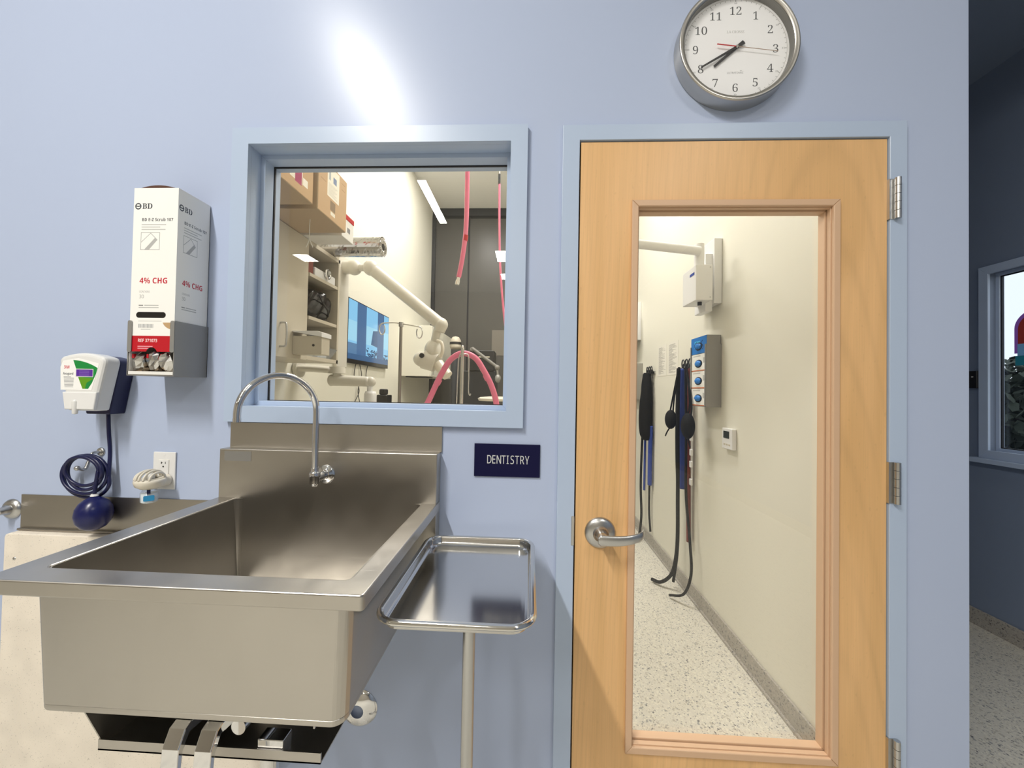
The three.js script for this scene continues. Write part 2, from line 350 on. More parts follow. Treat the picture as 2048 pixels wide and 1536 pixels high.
// ---------------------------------------------------------------- scrub sink
{
  const s = thing('scrub_sink', 'wall hung stainless steel scrub sink with tall backsplash and deep basin', 'sink');
  const x0 = -0.909, x1 = -0.257;
  mesh('upper_backsplash', bb(x0, x1, 1.212, 1.288, 0.0005, 0.006, 0.0015), M.steel, s);
  const bs = mesh('backsplash', bb(x0, x1 - 0.004, 0.80, 1.213, 0.0005, 0.045, 0.003), M.steel, s);
  mesh('rating_label', bb(-0.893, -0.812, 1.178, 1.206, 0.0448, 0.0455), mat(lin(0.30, 0.295, 0.28), 0.5, 0.6), bs);
  // rim: plan shape, y of the shape is -z
  const rim = rr(x0, x1, -0.538, -0.010, 0.007);
  rim.holes.push(rr(-0.854, -0.302, -0.490, -0.030, 0.012));
  mesh('rim', extY(rim, 1.045, 1.071, 0.0028), M.steel, s);
  const walls = rr(-0.857, -0.292, -0.510, -0.010, 0.026); walls.holes.push(rr(-0.852, -0.304, -0.488, -0.030, 0.012));
  const taper = (g) => { const p = g.attributes.position; for (let i = 0; i < p.count; i++) { const t = Math.max(0, (1.05 - p.getY(i)) / 0.22); p.setX(i, -0.56 + (p.getX(i) + 0.56) * (1 - 0.035 * t)); p.setZ(i, p.getZ(i) * (1 - 0.015 * t)); } g.computeVertexNormals(); return g; };
  mesh('basin', [taper(clean(extY(walls, 0.842, 1.0685, 0, 16))), taper(clean(extY(rr(-0.857, -0.292, -0.510, -0.010, 0.026), 0.828, 0.843, 0.006, 16)))].map((g) => toCreasedNormals(g, 0.5)), M.steel, s);
  const fil = (x, k) => { const q = new THREE.Shape(), r = 0.02; q.moveTo(x, -0.0448); q.lineTo(x, -0.045 - r); q.quadraticCurveTo(x, -0.0455, x + k * r, -0.0455); q.lineTo(x + k * r, -0.0448); q.closePath(); return extY(q, 0.842, 1.069, 0, 10); };
  mesh('corner_fillet', fil(-0.8525, 1), M.steel, s); mesh('corner_fillet', fil(-0.3035, -1), M.steel, s);
  mesh('drain', lathe([[0, 0.002], [0.03, 0.002], [0.044, 0.004], [0.046, 0]]).translate(-0.58, 0.839, 0.27), M.steelBright, s);
  // housing under the basin that holds the knee valve
  const side = (x) => ext(poly([[0.001, 0.829], [0.472, 0.829], [0.43, 0.72], [0.43, 0.70], [0.001, 0.70]]), 0, 0.003).rotateY(-Math.PI / 2).translate(x, 0, 0);
  mesh('valve_housing', [side(-0.807), bb(-0.378, -0.375, 0.785, 0.829, 0.03, 0.455), bb(-0.81, -0.375, 0.700, 0.703, 0.001, 0.432), bb(-0.81, -0.375, 0.700, 0.720, 0.429, 0.432), bb(-0.81, -0.375, 0.70, 0.829, 0.05, 0.053)], M.steel, s);
  mesh('valve_body', [rod(V(-0.575, 0.79, 0.06), V(-0.575, 0.79, 0.40), 0.016), bb(-0.62, -0.53, 0.775, 0.81, 0.395, 0.425, 0.004), rod(V(-0.505, 0.765, 0.10), V(-0.52, 0.775, 0.44), 0.010), rod(V(-0.52, 0.775, 0.43), V(-0.521, 0.7755, 0.45), 0.014), bb(-0.50, -0.45, 0.7035, 0.735, 0.40, 0.428, 0.002)], M.chrome, s);
  for (const x of [-0.603, -0.545]) mesh('knee_pedal', ext(poly([[0.40, 0.795], [0.475, 0.805], [0.487, 0.80], [0.50, 0.775], [0.515, 0.60], [0.507, 0.598], [0.49, 0.765], [0.478, 0.787], [0.40, 0.777]]), 0, 0.03, 0.002).rotateY(-Math.PI / 2).translate(x + 0.015, 0, 0), M.chrome, s);
  mesh('trap_pipe', [rod(V(-0.58, 0.50, 0.27), V(-0.58, 0.83, 0.27), 0.02), rod(V(-0.58, 0.51, 0.27), V(-0.58, 0.45, 0.03), 0.02)], M.chrome, s);
}
solo('pipe_escutcheon', lathe([[0.019, 0.016], [0.024, 0.015], [0.045, 0.009], [0.054, 0.002], [0.055, 0]]).rotateX(Math.PI / 2).translate(-0.49, 0.447, 0.0005), M.chrome, 'round chrome pipe cover on the blue wall below the sink', 'pipe cover');
{
  const f = thing('gooseneck_faucet', 'chrome gooseneck faucet rising from the sink backsplash', 'faucet');
  const x = -0.586, y = 1.147, z = 0.105, R = 0.095, th = rad(31), yt = 1.332;
  mesh('flange', lathe([[0, 0.012], [0.013, 0.012], [0.015, 0.008], [0.023, 0.006], [0.0265, 0.002], [0.027, 0]]).rotateX(Math.PI / 2).translate(x, y, 0.0452), M.chrome, f);
  mesh('body', [rod(V(x, y, 0.055), V(x, y, z), 0.0115), lathe([[0, -0.022], [0.008, -0.02], [0.0125, -0.012], [0.013, 0.004], [0.0145, 0.006], [0.0145, 0.016], [0.0125, 0.019], [0.0095, 0.021], [0.0095, 0.03], [0.0085, 0.031]]).translate(x, y, z)], M.chrome, f);
  const pts = []; for (let k = 0; k <= 16; k++) { const a = Math.PI * k / 16, h = R * (1 - Math.cos(a)); pts.push(V(x - h * Math.sin(th), yt + R * Math.sin(a), z + h * Math.cos(th))); }
  const e = pts[16];
  mesh('spout', tube([V(x, y + 0.02, z), V(x, 1.26, z), ...pts, V(e.x, yt - 0.012, e.z)], 0.0084, 120, 20), M.chrome, f);
  mesh('outlet', rod(V(e.x, yt - 0.018, e.z), V(e.x, yt - 0.01, e.z), 0.009), M.chrome, f);
}

// ---------------------------------------------------------------- instrument stand with tray
function ringLoft(x0, x1, z0, z1, r, prof, caps = true, n = 10) {
  const pos = [], idx = [], per = 4 * (n + 1);
  for (const [ins, y] of prof) {
    const q = Math.max(0.001, r - ins), cs = [[x1 - ins - q, z1 - ins - q, 0], [x0 + ins + q, z1 - ins - q, 1], [x0 + ins + q, z0 + ins + q, 2], [x1 - ins - q, z0 + ins + q, 3]];
    for (const [cx, cz, k] of cs) for (let i = 0; i <= n; i++) { const a = (k + i / n) * Math.PI / 2; pos.push(cx + q * Math.cos(a), y, cz + q * Math.sin(a)); }
  }
  for (let j = 0; j < prof.length - 1; j++) for (let i = 0; i < per; i++) { const a = j * per + i, b = j * per + (i + 1) % per; idx.push(a, b, a + per, b, b + per, a + per); }
  if (caps) for (const [row, flip] of [[0, 1], [prof.length - 1, 0]]) { const m = pos.length / 3; pos.push((x0 + x1) / 2, prof[row][1], (z0 + z1) / 2); for (let i = 0; i < per; i++) { const a = row * per + i, b = row * per + (i + 1) % per; flip ? idx.push(m, b, a) : idx.push(m, a, b); } }
  const g = new THREE.BufferGeometry(); g.setAttribute('position', new THREE.Float32BufferAttribute(pos, 3)); g.setIndex(idx); return toCreasedNormals(g, 0.7);
}
{
  const t = thing('instrument_tray', 'shallow stainless steel instrument tray with rolled rim beside the sink', 'tray');
  const b = [-0.281, 0.021, 0.048, 0.462, 0.05], arc = (cx, cy, r, a0, a1, n) => [...Array(n + 1)].map((_, i) => { const a = rad(a0 + (a1 - a0) * i / n); return [cx + r * Math.cos(a), cy + r * Math.sin(a)]; });
  mesh('pan', ringLoft(...b, [[0.022, 0.9615], [0.016, 0.9635], [0.0125, 0.970], [0.011, 0.981], [0.0125, 0.981], [0.0145, 0.9705], [0.0175, 0.9655], [0.023, 0.9635], [0.027, 0.9634], [0.033, 0.9634], [0.04, 0.9634]]), M.tray, t);
  mesh('rolled_rim', ringLoft(...b, arc(0.0065, 0.981, 0.0062, 0, -360, 14), false), M.steelBright, t);
  const s = thing('instrument_stand', 'stainless steel stand with a single post under the instrument tray', 'stand');
  const px = -0.122, pz = 0.30;
  mesh('post', rod(V(px, 0.04, pz), V(px, 0.945, pz), 0.0135, 0.0135, 32), M.satin, s);
  mesh('bracket', [bb(-0.182, -0.112, 0.934, 0.9495, 0.282, 0.40, 0.002)], M.satin, s);
  mesh('tray_frame', tube([V(-0.20, 0.956, 0.16), V(-0.20, 0.956, 0.36), V(-0.185, 0.956, 0.375), V(-0.07, 0.956, 0.375), V(-0.055, 0.956, 0.36), V(-0.055, 0.956, 0.16), V(-0.07, 0.956, 0.145), V(-0.185, 0.956, 0.145)], 0.0052, 120, 10, true), M.steelBright, s);
  for (const z of [0.18, 0.34]) mesh('cross_bar', bb(-0.20, -0.055, 0.9495, 0.9525, z - 0.01, z + 0.01), M.satin, s);
  for (const k of [-1, 1]) mesh('foot', [rod(V(px, 0.045, pz), V(px + 0.2 * k, 0.04, pz + 0.12), 0.012), ball(0.02, px + 0.2 * k, 0.02, pz + 0.12)], M.satin, s);
  mesh('foot', [rod(V(px, 0.045, pz), V(px, 0.04, 0.1), 0.012), ball(0.02, px, 0.02, 0.1)], M.satin, s);
}

// ---------------------------------------------------------------- lower left wall fittings
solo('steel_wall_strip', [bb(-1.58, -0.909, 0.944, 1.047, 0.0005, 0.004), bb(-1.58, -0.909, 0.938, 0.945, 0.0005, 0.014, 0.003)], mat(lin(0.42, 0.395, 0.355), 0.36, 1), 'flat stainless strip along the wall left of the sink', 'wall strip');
{
  const p = thing('splash_panel', 'speckled cream panel standing against the wall behind the sink', 'panel');
  mesh('board', ext(poly([[-1.588, 0], [-0.72, 0], [-0.72, 0.67], [-0.912, 0.67], [-0.912, 0.937], [-1.576, 0.937], [-1.585, 0.933], [-1.588, 0.925]]), 0.0, 0.035, 0.003), M.speck, p);
  mesh('screw', lathe([[0, 0.002], [0.003, 0.002], [0.0048, 0.0006], [0.005, 0]], 16).rotateX(Math.PI / 2).translate(-1.552, 0.862, 0.035), M.satin, p);
}
{
  const b = thing('wall_nozzle', 'round chrome pipe stub with a flange at the far left of the wall', 'pipe stub');
  mesh('flange', lathe([[0.014, 0.012], [0.02, 0.012], [0.027, 0.008], [0.031, 0.002], [0.031, 0]]).rotateX(Math.PI / 2).translate(-1.612, 1.0, 0.0005), M.satin, b);
  mesh('stub', [lathe([[0.005, 0.032], [0.0095, 0.032], [0.011, 0.029], [0.0115, 0.018], [0.015, 0.015], [0.0155, 0]]).rotateX(Math.PI / 2).translate(-1.612, 1.0, 0.005)], M.satin, b);
  mesh('bore', rod(V(-1.612, 1.0, 0.02), V(-1.612, 1.0, 0.0362), 0.0055), M.black, b);
}
{
  const h = thing('robe_hook', 'small satin metal hook holding the coiled navy hose', 'hook');
  mesh('plate', lathe([[0, 0.006], [0.009, 0.006], [0.0125, 0.003], [0.013, 0]]).rotateX(Math.PI / 2).translate(-1.327, 1.186, 0.0005), M.satin, h);
  mesh('prong', tube([V(-1.327, 1.186, 0.004), V(-1.327, 1.184, 0.025), V(-1.327, 1.160, 0.034), V(-1.327, 1.140, 0.044), V(-1.327, 1.146, 0.062)], 0.0045, 32, 12), M.satin, h);
  mesh('knob', ball(0.007, -1.327, 1.147, 0.063), M.satin, h);
}

// ---------------------------------------------------------------- soap dispenser
{
  const s = thing('soap_dispenser', 'white and navy wall soap dispenser with coiled hose and squeeze bulb', 'soap dispenser');
  const cx = -1.290;
  const outline = (k, yb, yt, dw = 0) => { const sh = new THREE.Shape(), wb = 0.040 * k + dw, wt = 0.069 * k + dw; sh.moveTo(cx - wb + 0.004, yb); sh.lineTo(cx + wb - 0.004, yb); sh.quadraticCurveTo(cx + wb, yb, cx + wb + 0.001, yb + 0.005); sh.lineTo(cx + wt, yt - 0.028); sh.quadraticCurveTo(cx + wt + 0.003, yt - 0.008, cx + wt - 0.016, yt - 0.005); sh.quadraticCurveTo(cx, yt + 0.012, cx - wt + 0.016, yt - 0.005); sh.quadraticCurveTo(cx - wt - 0.003, yt - 0.008, cx - wt, yt - 0.028); sh.lineTo(cx - wb - 0.001, yb + 0.005); sh.quadraticCurveTo(cx - wb, yb, cx - wb + 0.004, yb); return sh; };
  mesh('housing', ext(outline(0.93, 1.306, 1.478), 0.0005, 0.046, 0.003), M.navy, s);
  const cover = ext(outline(1, 1.318, 1.482), 0.044, 0.092, 0.010, 24);
  mesh('cover', cover, M.whiteGloss, s);
  mesh('lower_cover', ext(poly([[cx - 0.044, 1.322], [cx + 0.044, 1.322], [cx + 0.052, 1.372], [cx - 0.052, 1.372]]), 0.086, 0.0955, 0.003), M.white, s);
  mesh('spout', lathe([[0, -0.03], [0.006, -0.028], [0.0075, 0.006], [0.004, 0.012], [0, 0.013]]).translate(cx - 0.012, 1.338, 0.094), M.whiteGloss, s);
  const lab = canvasTex(512, 400, (c, w, h) => {
    c.fillStyle = '#f7f7f4'; c.fillRect(0, 0, w, h);
    c.fillStyle = '#128a3c'; c.beginPath(); c.moveTo(168, 28); c.quadraticCurveTo(340, 36, 486, 120); c.lineTo(468, 190); c.lineTo(420, 300); c.lineTo(372, 372); c.lineTo(300, 372); c.closePath(); c.fill();
    c.fillStyle = '#5f9a16'; c.beginPath(); c.moveTo(238, 232); c.lineTo(440, 246); c.lineTo(350, 300); c.lineTo(330, 372); c.lineTo(300, 372); c.closePath(); c.fill();
    c.fillStyle = '#d8d6cf'; c.fillRect(206, 132, 226, 98); c.fillStyle = '#5a2a9c'; c.fillRect(212, 140, 212, 82);
    c.fillStyle = '#8a6cc0'; for (const y of [156, 174, 192, 206]) c.fillRect(250, y, 130, 5);
    c.fillStyle = '#c8203a'; c.font = 'bold 52px sans-serif'; c.fillText('3M', 48, 132);
    c.fillStyle = '#33373c'; c.font = 'bold 40px sans-serif'; c.fillText('Avagard', 40, 206, 136);
    c.fillStyle = '#8b8d90'; for (let k = 0; k < 9; k++) c.fillRect(50 + k * 2, 228 + k * 15, 96 + ((k * 37) % 40), 6);
  });
  const lg = ext(poly([[cx - 0.060, 1.378], [cx + 0.034, 1.378], [cx + 0.054, 1.455], [cx - 0.01, 1.470], [cx - 0.056, 1.462], [cx - 0.063, 1.444]]), 0.0918, 0.0925);
  mesh('label', planar(lg, (x, y) => [(x - cx + 0.064) / 0.120, (y - 1.375) / 0.096]), mat(0xffffff, 0.4, 0, { map: lab }), s);
  const pts = [V(cx + 0.006, 1.312, 0.022), V(cx + 0.01, 1.25, 0.022), V(cx + 0.014, 1.19, 0.02), V(cx + 0.022, 1.12, 0.028)];
  const hx = -1.335, hy = 1.115;
  for (let k = 0; k <= 58; k++) { const a = -0.35 - 2 * Math.PI * 4.0 * k / 58, loop = k / 58 * 4, rx = 0.074 - 0.006 * loop + 0.004 * Math.sin(loop * 5), ry = 0.066 - 0.007 * loop; pts.push(V(hx + rx * Math.cos(a) + 0.004 * Math.sin(loop * 3), hy + (0.066 - ry) * 0.85 + ry * Math.sin(a), 0.030 + 0.004 * loop + 0.003 * Math.sin(a * 1.3))); }
  pts.push(V(-1.282, 1.135, 0.046), V(-1.286, 1.10, 0.047), V(-1.288, 1.07, 0.048));
  mesh('hose', tube(pts, 0.0049, 420, 10), M.navy, s);
  mesh('hose_clip', rod(V(-1.288, 1.063, 0.048), V(-1.288, 1.069, 0.048), 0.0095, 0.0075), M.white, s);
  mesh('squeeze_bulb', lathe([[0, -0.052], [0.018, -0.050], [0.036, -0.041], [0.049, -0.024], [0.0535, -0.003], [0.050, 0.018], [0.040, 0.034], [0.025, 0.045], [0.012, 0.051], [0.008, 0.056], [0, 0.057]], 40).scale(0.8, 0.96, 0.8).translate(-1.288, 1.012, 0.048), M.bulbNavy, s);
}

// ---------------------------------------------------------------- scrub brush carton and holder
{
  const h = thing('carton_holder', 'grey metal wall holder around the foot of the white carton', 'holder');
  const x0 = -1.131, x1 = -0.994, yt = 1.577, yb = 1.424;
  mesh('side', bb(x0, x0 + 0.002, yb, yt, 0.0005, 0.112), M.bracketGrey, h);
  mesh('side', bb(x1 - 0.002, x1, yb, yt, 0.0005, 0.112), M.bracketGrey, h);
  for (const [a, b] of [[x0, x0 + 0.012], [x1 - 0.012, x1]]) mesh('lip', ext(rr(a, b, 1.488, yt, 0.005), 0.1115, 0.1135), M.bracketGrey, h);
  mesh('base', bb(x0, x1, yb - 0.002, yb, 0.0005, 0.112), M.bracketGrey, h);
  mesh('back', bb(x0, x1, yb, yt, 0.0005, 0.002), M.bracketGrey, h);
  const c = thing('scrub_brush_carton', 'tall white carton of scrub brushes with red band in wall holder', 'carton');
  const X0 = -1.128, X1 = -0.997, Y0 = 1.4245, Y1 = 1.953, Z0 = 0.0025, Z1 = 0.1105;
  const face = (front) => canvasTex(512, 2048, (q, w, H) => {
    const px = (v) => v * w, py = (v) => v * H;
    q.fillStyle = '#f6f5f0'; q.fillRect(0, 0, w, H);
    q.strokeStyle = '#3a3f46'; q.lineWidth = 12; q.beginPath(); q.arc(px(0.10), py(0.098), 30, 0, 7); q.stroke();
    q.lineWidth = 9; q.beginPath(); q.arc(px(0.10), py(0.088), 24, 0.5, 2.6); q.stroke(); q.beginPath(); q.moveTo(px(0.05), py(0.098)); q.lineTo(px(0.15), py(0.098)); q.stroke();
    q.fillStyle = '#2c3138'; q.font = 'bold 84px serif'; q.fillText('BD', px(0.19), py(0.112));
    q.font = 'bold 46px sans-serif'; q.fillStyle = '#3a3e44'; q.fillText('BD E-Z Scrub 107', px(0.19), py(0.178), px(0.72));
    q.fillStyle = '#b9b9b6'; for (const [y, l] of [[0.195, 0.55], [0.208, 0.42], [0.221, 0.54]]) q.fillRect(px(0.19), py(y), px(l), 9);
    q.strokeStyle = '#a9a9a7'; q.lineWidth = 6; q.strokeRect(px(0.185), py(0.24), px(0.42), py(0.092));
    q.beginPath(); q.moveTo(px(0.19), py(0.292)); q.lineTo(px(0.40), py(0.243)); q.lineTo(px(0.54), py(0.276)); q.lineTo(px(0.33), py(0.328)); q.stroke();
    q.fillStyle = '#b4b4b2'; q.beginPath(); q.moveTo(px(0.26), py(0.332)); q.lineTo(px(0.50), py(0.268)); q.lineTo(px(0.56), py(0.278)); q.lineTo(px(0.37), py(0.332)); q.fill();
    q.fillStyle = '#c01830'; q.font = 'bold 86px sans-serif'; q.fillText('4% CHG', px(0.185), py(0.512), px(0.66));
    q.fillStyle = '#9a9a98'; q.font = '30px sans-serif'; q.fillText('CONTAINS', px(0.185), py(0.562), px(0.24)); q.font = '52px sans-serif'; q.fillText('30', px(0.185), py(0.592));
    q.fillStyle = '#8e8e8c'; q.fillRect(px(0.185), py(0.627), px(0.10), 12); q.fillStyle = '#b6b6b3'; q.fillRect(px(0.31), py(0.627), px(0.32), 10); q.fillRect(px(0.185), py(0.639), px(0.45), 10);
    if (!front) return;
    q.fillStyle = '#140f0d'; const r = 32, y = py(0.681), a = px(0.135) + r, b = px(0.80) - r; q.beginPath(); q.arc(a, y, r, 0, 7); q.arc(b, y, r, 0, 7); q.fill(); q.fillRect(a, y - r, b - a, 2 * r);
    q.fillStyle = '#c3c3bf'; q.fillRect(px(0.19), py(0.712), px(0.52), 7);
    for (let k = 0; k < 42; k++) { q.fillStyle = k % 3 ? '#8d9094' : '#d9d9d6'; q.fillRect(px(0.19) + k * 4.1, py(0.729), 1 + (k * 7) % 4, 42); }
    q.fillStyle = '#b9b9b6'; q.fillRect(px(0.25), py(0.756), px(0.22), 6);
    q.fillStyle = '#be0d20'; q.fillRect(0, py(0.792), w, py(0.21));
    q.fillStyle = '#f4dcdc'; q.font = 'bold 50px sans-serif'; q.fillText('REF 371073', px(0.19), py(0.826), px(0.44)); q.fillStyle = '#e79aa4'; q.fillRect(px(0.19), py(0.846), px(0.34), 12); q.fillRect(px(0.19), py(0.857), px(0.38), 10);
  });
  const fp = new THREE.Shape(); // front panel with a dispensing cut-out at its foot
  fp.moveTo(X0, Y1); fp.lineTo(X0, 1.490); fp.lineTo(X0 + 0.05, 1.490); fp.quadraticCurveTo(X0 + 0.055, 1.502, X0 + 0.066, 1.502); fp.quadraticCurveTo(X0 + 0.077, 1.502, X0 + 0.082, 1.490); fp.lineTo(X1, 1.490); fp.lineTo(X1, Y1); fp.closePath();
  mesh('front_panel', planar(ext(fp, Z1 - 0.001, Z1), (x, y) => [(x - X0) / (X1 - X0), (y - Y0) / (Y1 - Y0)]), mat(0xffffff, 0.45, 0, { map: face(true) }), c);
  mesh('front_lip', bb(X0, X1, Y0, Y0 + 0.010, Z1 - 0.001, Z1), M.paper, c);
  mesh('side_panel', planar(bb(X1 - 0.001, X1, Y0, Y1, Z0, Z1 - 0.001), (x, y, z) => [(Z1 - z) / (Z1 - Z0), (y - Y0) / (Y1 - Y0)]), mat(0xffffff, 0.45, 0, { map: face(false) }), c);
  mesh('side_panel', bb(X0, X0 + 0.001, Y0, Y1, Z0, Z1 - 0.001), M.paper, c);
  mesh('back_panel', bb(X0, X1, Y0, Y1, Z0, Z0 + 0.001), M.paper, c);
  mesh('base_panel', bb(X0, X1, Y0, Y0 + 0.001, Z0, Z1), M.card, c);
  const fl = ext((() => { const s = new THREE.Shape(); s.moveTo(X0 + 0.006, 0); s.quadraticCurveTo((X0 + X1) / 2, 0.022, X1 - 0.004, 0); s.closePath(); return s; })(), 0, Z1 - Z0 - 0.006).translate(0, Y1 - 0.001, Z0 + 0.002);
  mesh('top_flap', fl, M.cardDark, c);
  mesh('tear_tab', ext((() => { const s = new THREE.Shape(); s.moveTo(X1 - 0.012, 1.572); s.lineTo(X1 - 0.034, 1.572); s.quadraticCurveTo(X1 - 0.028, 1.558, X1 - 0.012, 1.554); s.closePath(); return s; })(), Z1, Z1 + 0.0006), M.tan, c);
  for (let k = 0; k < 3; k++) {
    const p = thing('foil_packet', ['crinkled silver foil packet at left in the carton opening', 'crinkled silver foil packet in the middle of the carton opening', 'crinkled silver foil packet at right in the carton opening'][k], 'packet', 'foil packets in the carton');
    const g = mergeVertices(new THREE.BoxGeometry(0.046, 0.056, 0.034, 3, 4, 2).deleteAttribute('uv').deleteAttribute('normal'));
    const q = g.attributes.position;
    for (let i = 0; i < q.count; i++) { const x = q.getX(i), y = q.getY(i), z = q.getZ(i); const e = 1 - 0.45 * Math.abs(y / 0.025) ** 2; q.setXYZ(i, x * e * 0.86 + (rnd() - 0.5) * 0.006, y + (rnd() - 0.5) * 0.004, z * e + (rnd() - 0.5) * 0.010); }
    const f = g.toNonIndexed(); f.computeVertexNormals();
    f.rotateZ((k - 1) * 0.12).translate([-1.1035, -1.064, -1.0235][k], 1.462 + (k === 1 ? 0.004 : 0), 0.090);
    mesh('wrapper', f, M.foil, p);
    mesh('red_tab', bb([-1.126, -1.083, -1.043][k], [-1.121, -1.078, -1.038][k], 1.472, 1.484, 0.096, 0.104, 0.001), M.red, p);
  }
}

// ---------------------------------------------------------------- outlet and plug-in freshener
{
  const o = thing('electrical_outlet', 'white electrical outlet plate on the blue wall', 'outlet');
  const x = -1.1165, y = 1.134;
  mesh('plate', ext(rr(x - 0.0355, x + 0.0355, y - 0.057, y + 0.057, 0.002), 0.0005, 0.006, 0.002), M.white, o);
  const rc = mesh('receptacle', ext(rect(x - 0.0165, x + 0.0165, y - 0.0335, y + 0.0335), 0.005, 0.0085, 0.001), M.white, o);
  mesh('receptacle_gap', ext((() => { const s = rect(x - 0.0172, x + 0.0172, y - 0.0342, y + 0.0342); s.holes.push(rect(x - 0.0164, x + 0.0164, y - 0.0334, y + 0.0334)); return s; })(), 0.0045, 0.0064), M.ivory, o);
  for (const [dx, dy, w, h] of [[-0.006, 0.0245, 0.0025, 0.006], [-0.0045, 0.0245, 0.004, 0.0018], [0.0065, 0.0245, 0.002, 0.006]]) mesh('slot', bb(x + dx - w / 2, x + dx + w / 2, y + dy - h / 2, y + dy + h / 2, 0.0082, 0.0088), M.black, rc);
  mesh('slot', rod(V(x, y + 0.013, 0.0082), V(x, y + 0.013, 0.0088), 0.0025), M.black, rc);
  mesh('screw', rod(V(x, y + 0.048, 0.0055), V(x, y + 0.048, 0.0066), 0.003), M.white, o);
  const f = thing('air_freshener', 'cream plug-in air freshener with slotted dome and clear bottle', 'air freshener');
  const fx = -1.113, fy = 1.108, fz = 0.052;
  mesh('shell', [lathe([[0, -0.016], [0.022, -0.016], [0.034, -0.008], [0.038, 0.004], [0.037, 0.01], [0.034, 0.012], [0, 0.012]]).scale(1, 1, 0.95).translate(fx, fy, fz), rod(V(fx + 0.012, fy, 0.0088), V(fx + 0.006, fy, 0.04), 0.017)], M.ivory, f);
  for (let k = -2; k <= 2; k++) { const w = 0.033 * Math.sqrt(1 - (k / 2.9) ** 2), p = []; for (let i = 0; i <= 8; i++) { const a = Math.PI * i / 8; p.push(V(fx + k * 0.0115, fy + 0.011 + 0.026 * Math.sin(a) * (1 - (k / 4) ** 2), fz - w * Math.cos(a))); } mesh('fin', sweep(p, 0.0035, 0.0028, V(1, 0, 0.01), 20, 8), M.ivory, f); }
  mesh('core', lathe([[0, 0.012], [0.012, 0.012], [0.010, 0.028], [0, 0.030]], 20).translate(fx, fy, fz), M.white, f);
  mesh('bottle', lathe([[0.010, 0.0], [0.016, -0.006], [0.021, -0.014], [0.021, -0.038], [0.018, -0.042], [0, -0.042]], 32).translate(fx, fy - 0.014, fz), M.clear, f);
  mesh('liquid', lathe([[0, -0.012], [0.019, -0.012], [0.019, -0.037], [0.016, -0.040], [0, -0.040]], 32).translate(fx, fy - 0.017, fz), mat(lin(0.75, 0.8, 0.82), 0.1), f);
  mesh('bottle_label', ext(rr(-0.012, 0.012, fy - 0.049, fy - 0.033, 0.003), 0.0205, 0.0215).rotateY(0.75).translate(fx, 0, fz), mat(lin(0.03, 0.28, 0.55), 0.4), f);
  mesh('wick', bb(-0.005, 0.003, fy - 0.030, fy - 0.016, 0.016, 0.0205).rotateY(0.75).translate(fx, 0, fz), M.navy, f);
}

// ---------------------------------------------------------------- sign
const font = await new FontLoader().loadAsync('fonts/droid/droid_sans_regular.typeface.json');
{
  const s = thing('room_sign', 'small dark navy wall sign with pale raised lettering beside the door', 'sign');
  const x0 = -0.160, x1 = 0.034, y0 = 1.145, y1 = 1.241;
  mesh('plate', ext(rect(x0, x1, y0, y1), 0.0005, 0.0055, 0.0005), M.signNavy, s);
  const word = 'DENTISTRY', gs = []; let pen = 0;
  for (const ch of word) { const g = new TextGeometry(ch, { font, size: 0.0245, depth: 0.0009, curveSegments: 6, bevelEnabled: false }); g.computeBoundingBox(); const b = g.boundingBox; g.scale(0.6, 1, 1).translate(pen - b.min.x * 0.6, 0, 0); pen += (b.max.x - b.min.x) * 0.6 + 0.0062; gs.push(g); }
  const k = 0.120 / (pen - 0.0062);
  mesh('lettering', merge(gs).scale(k, 1, 1).translate(-0.1225, 1.1835, 0.0054), M.letter, s);
}

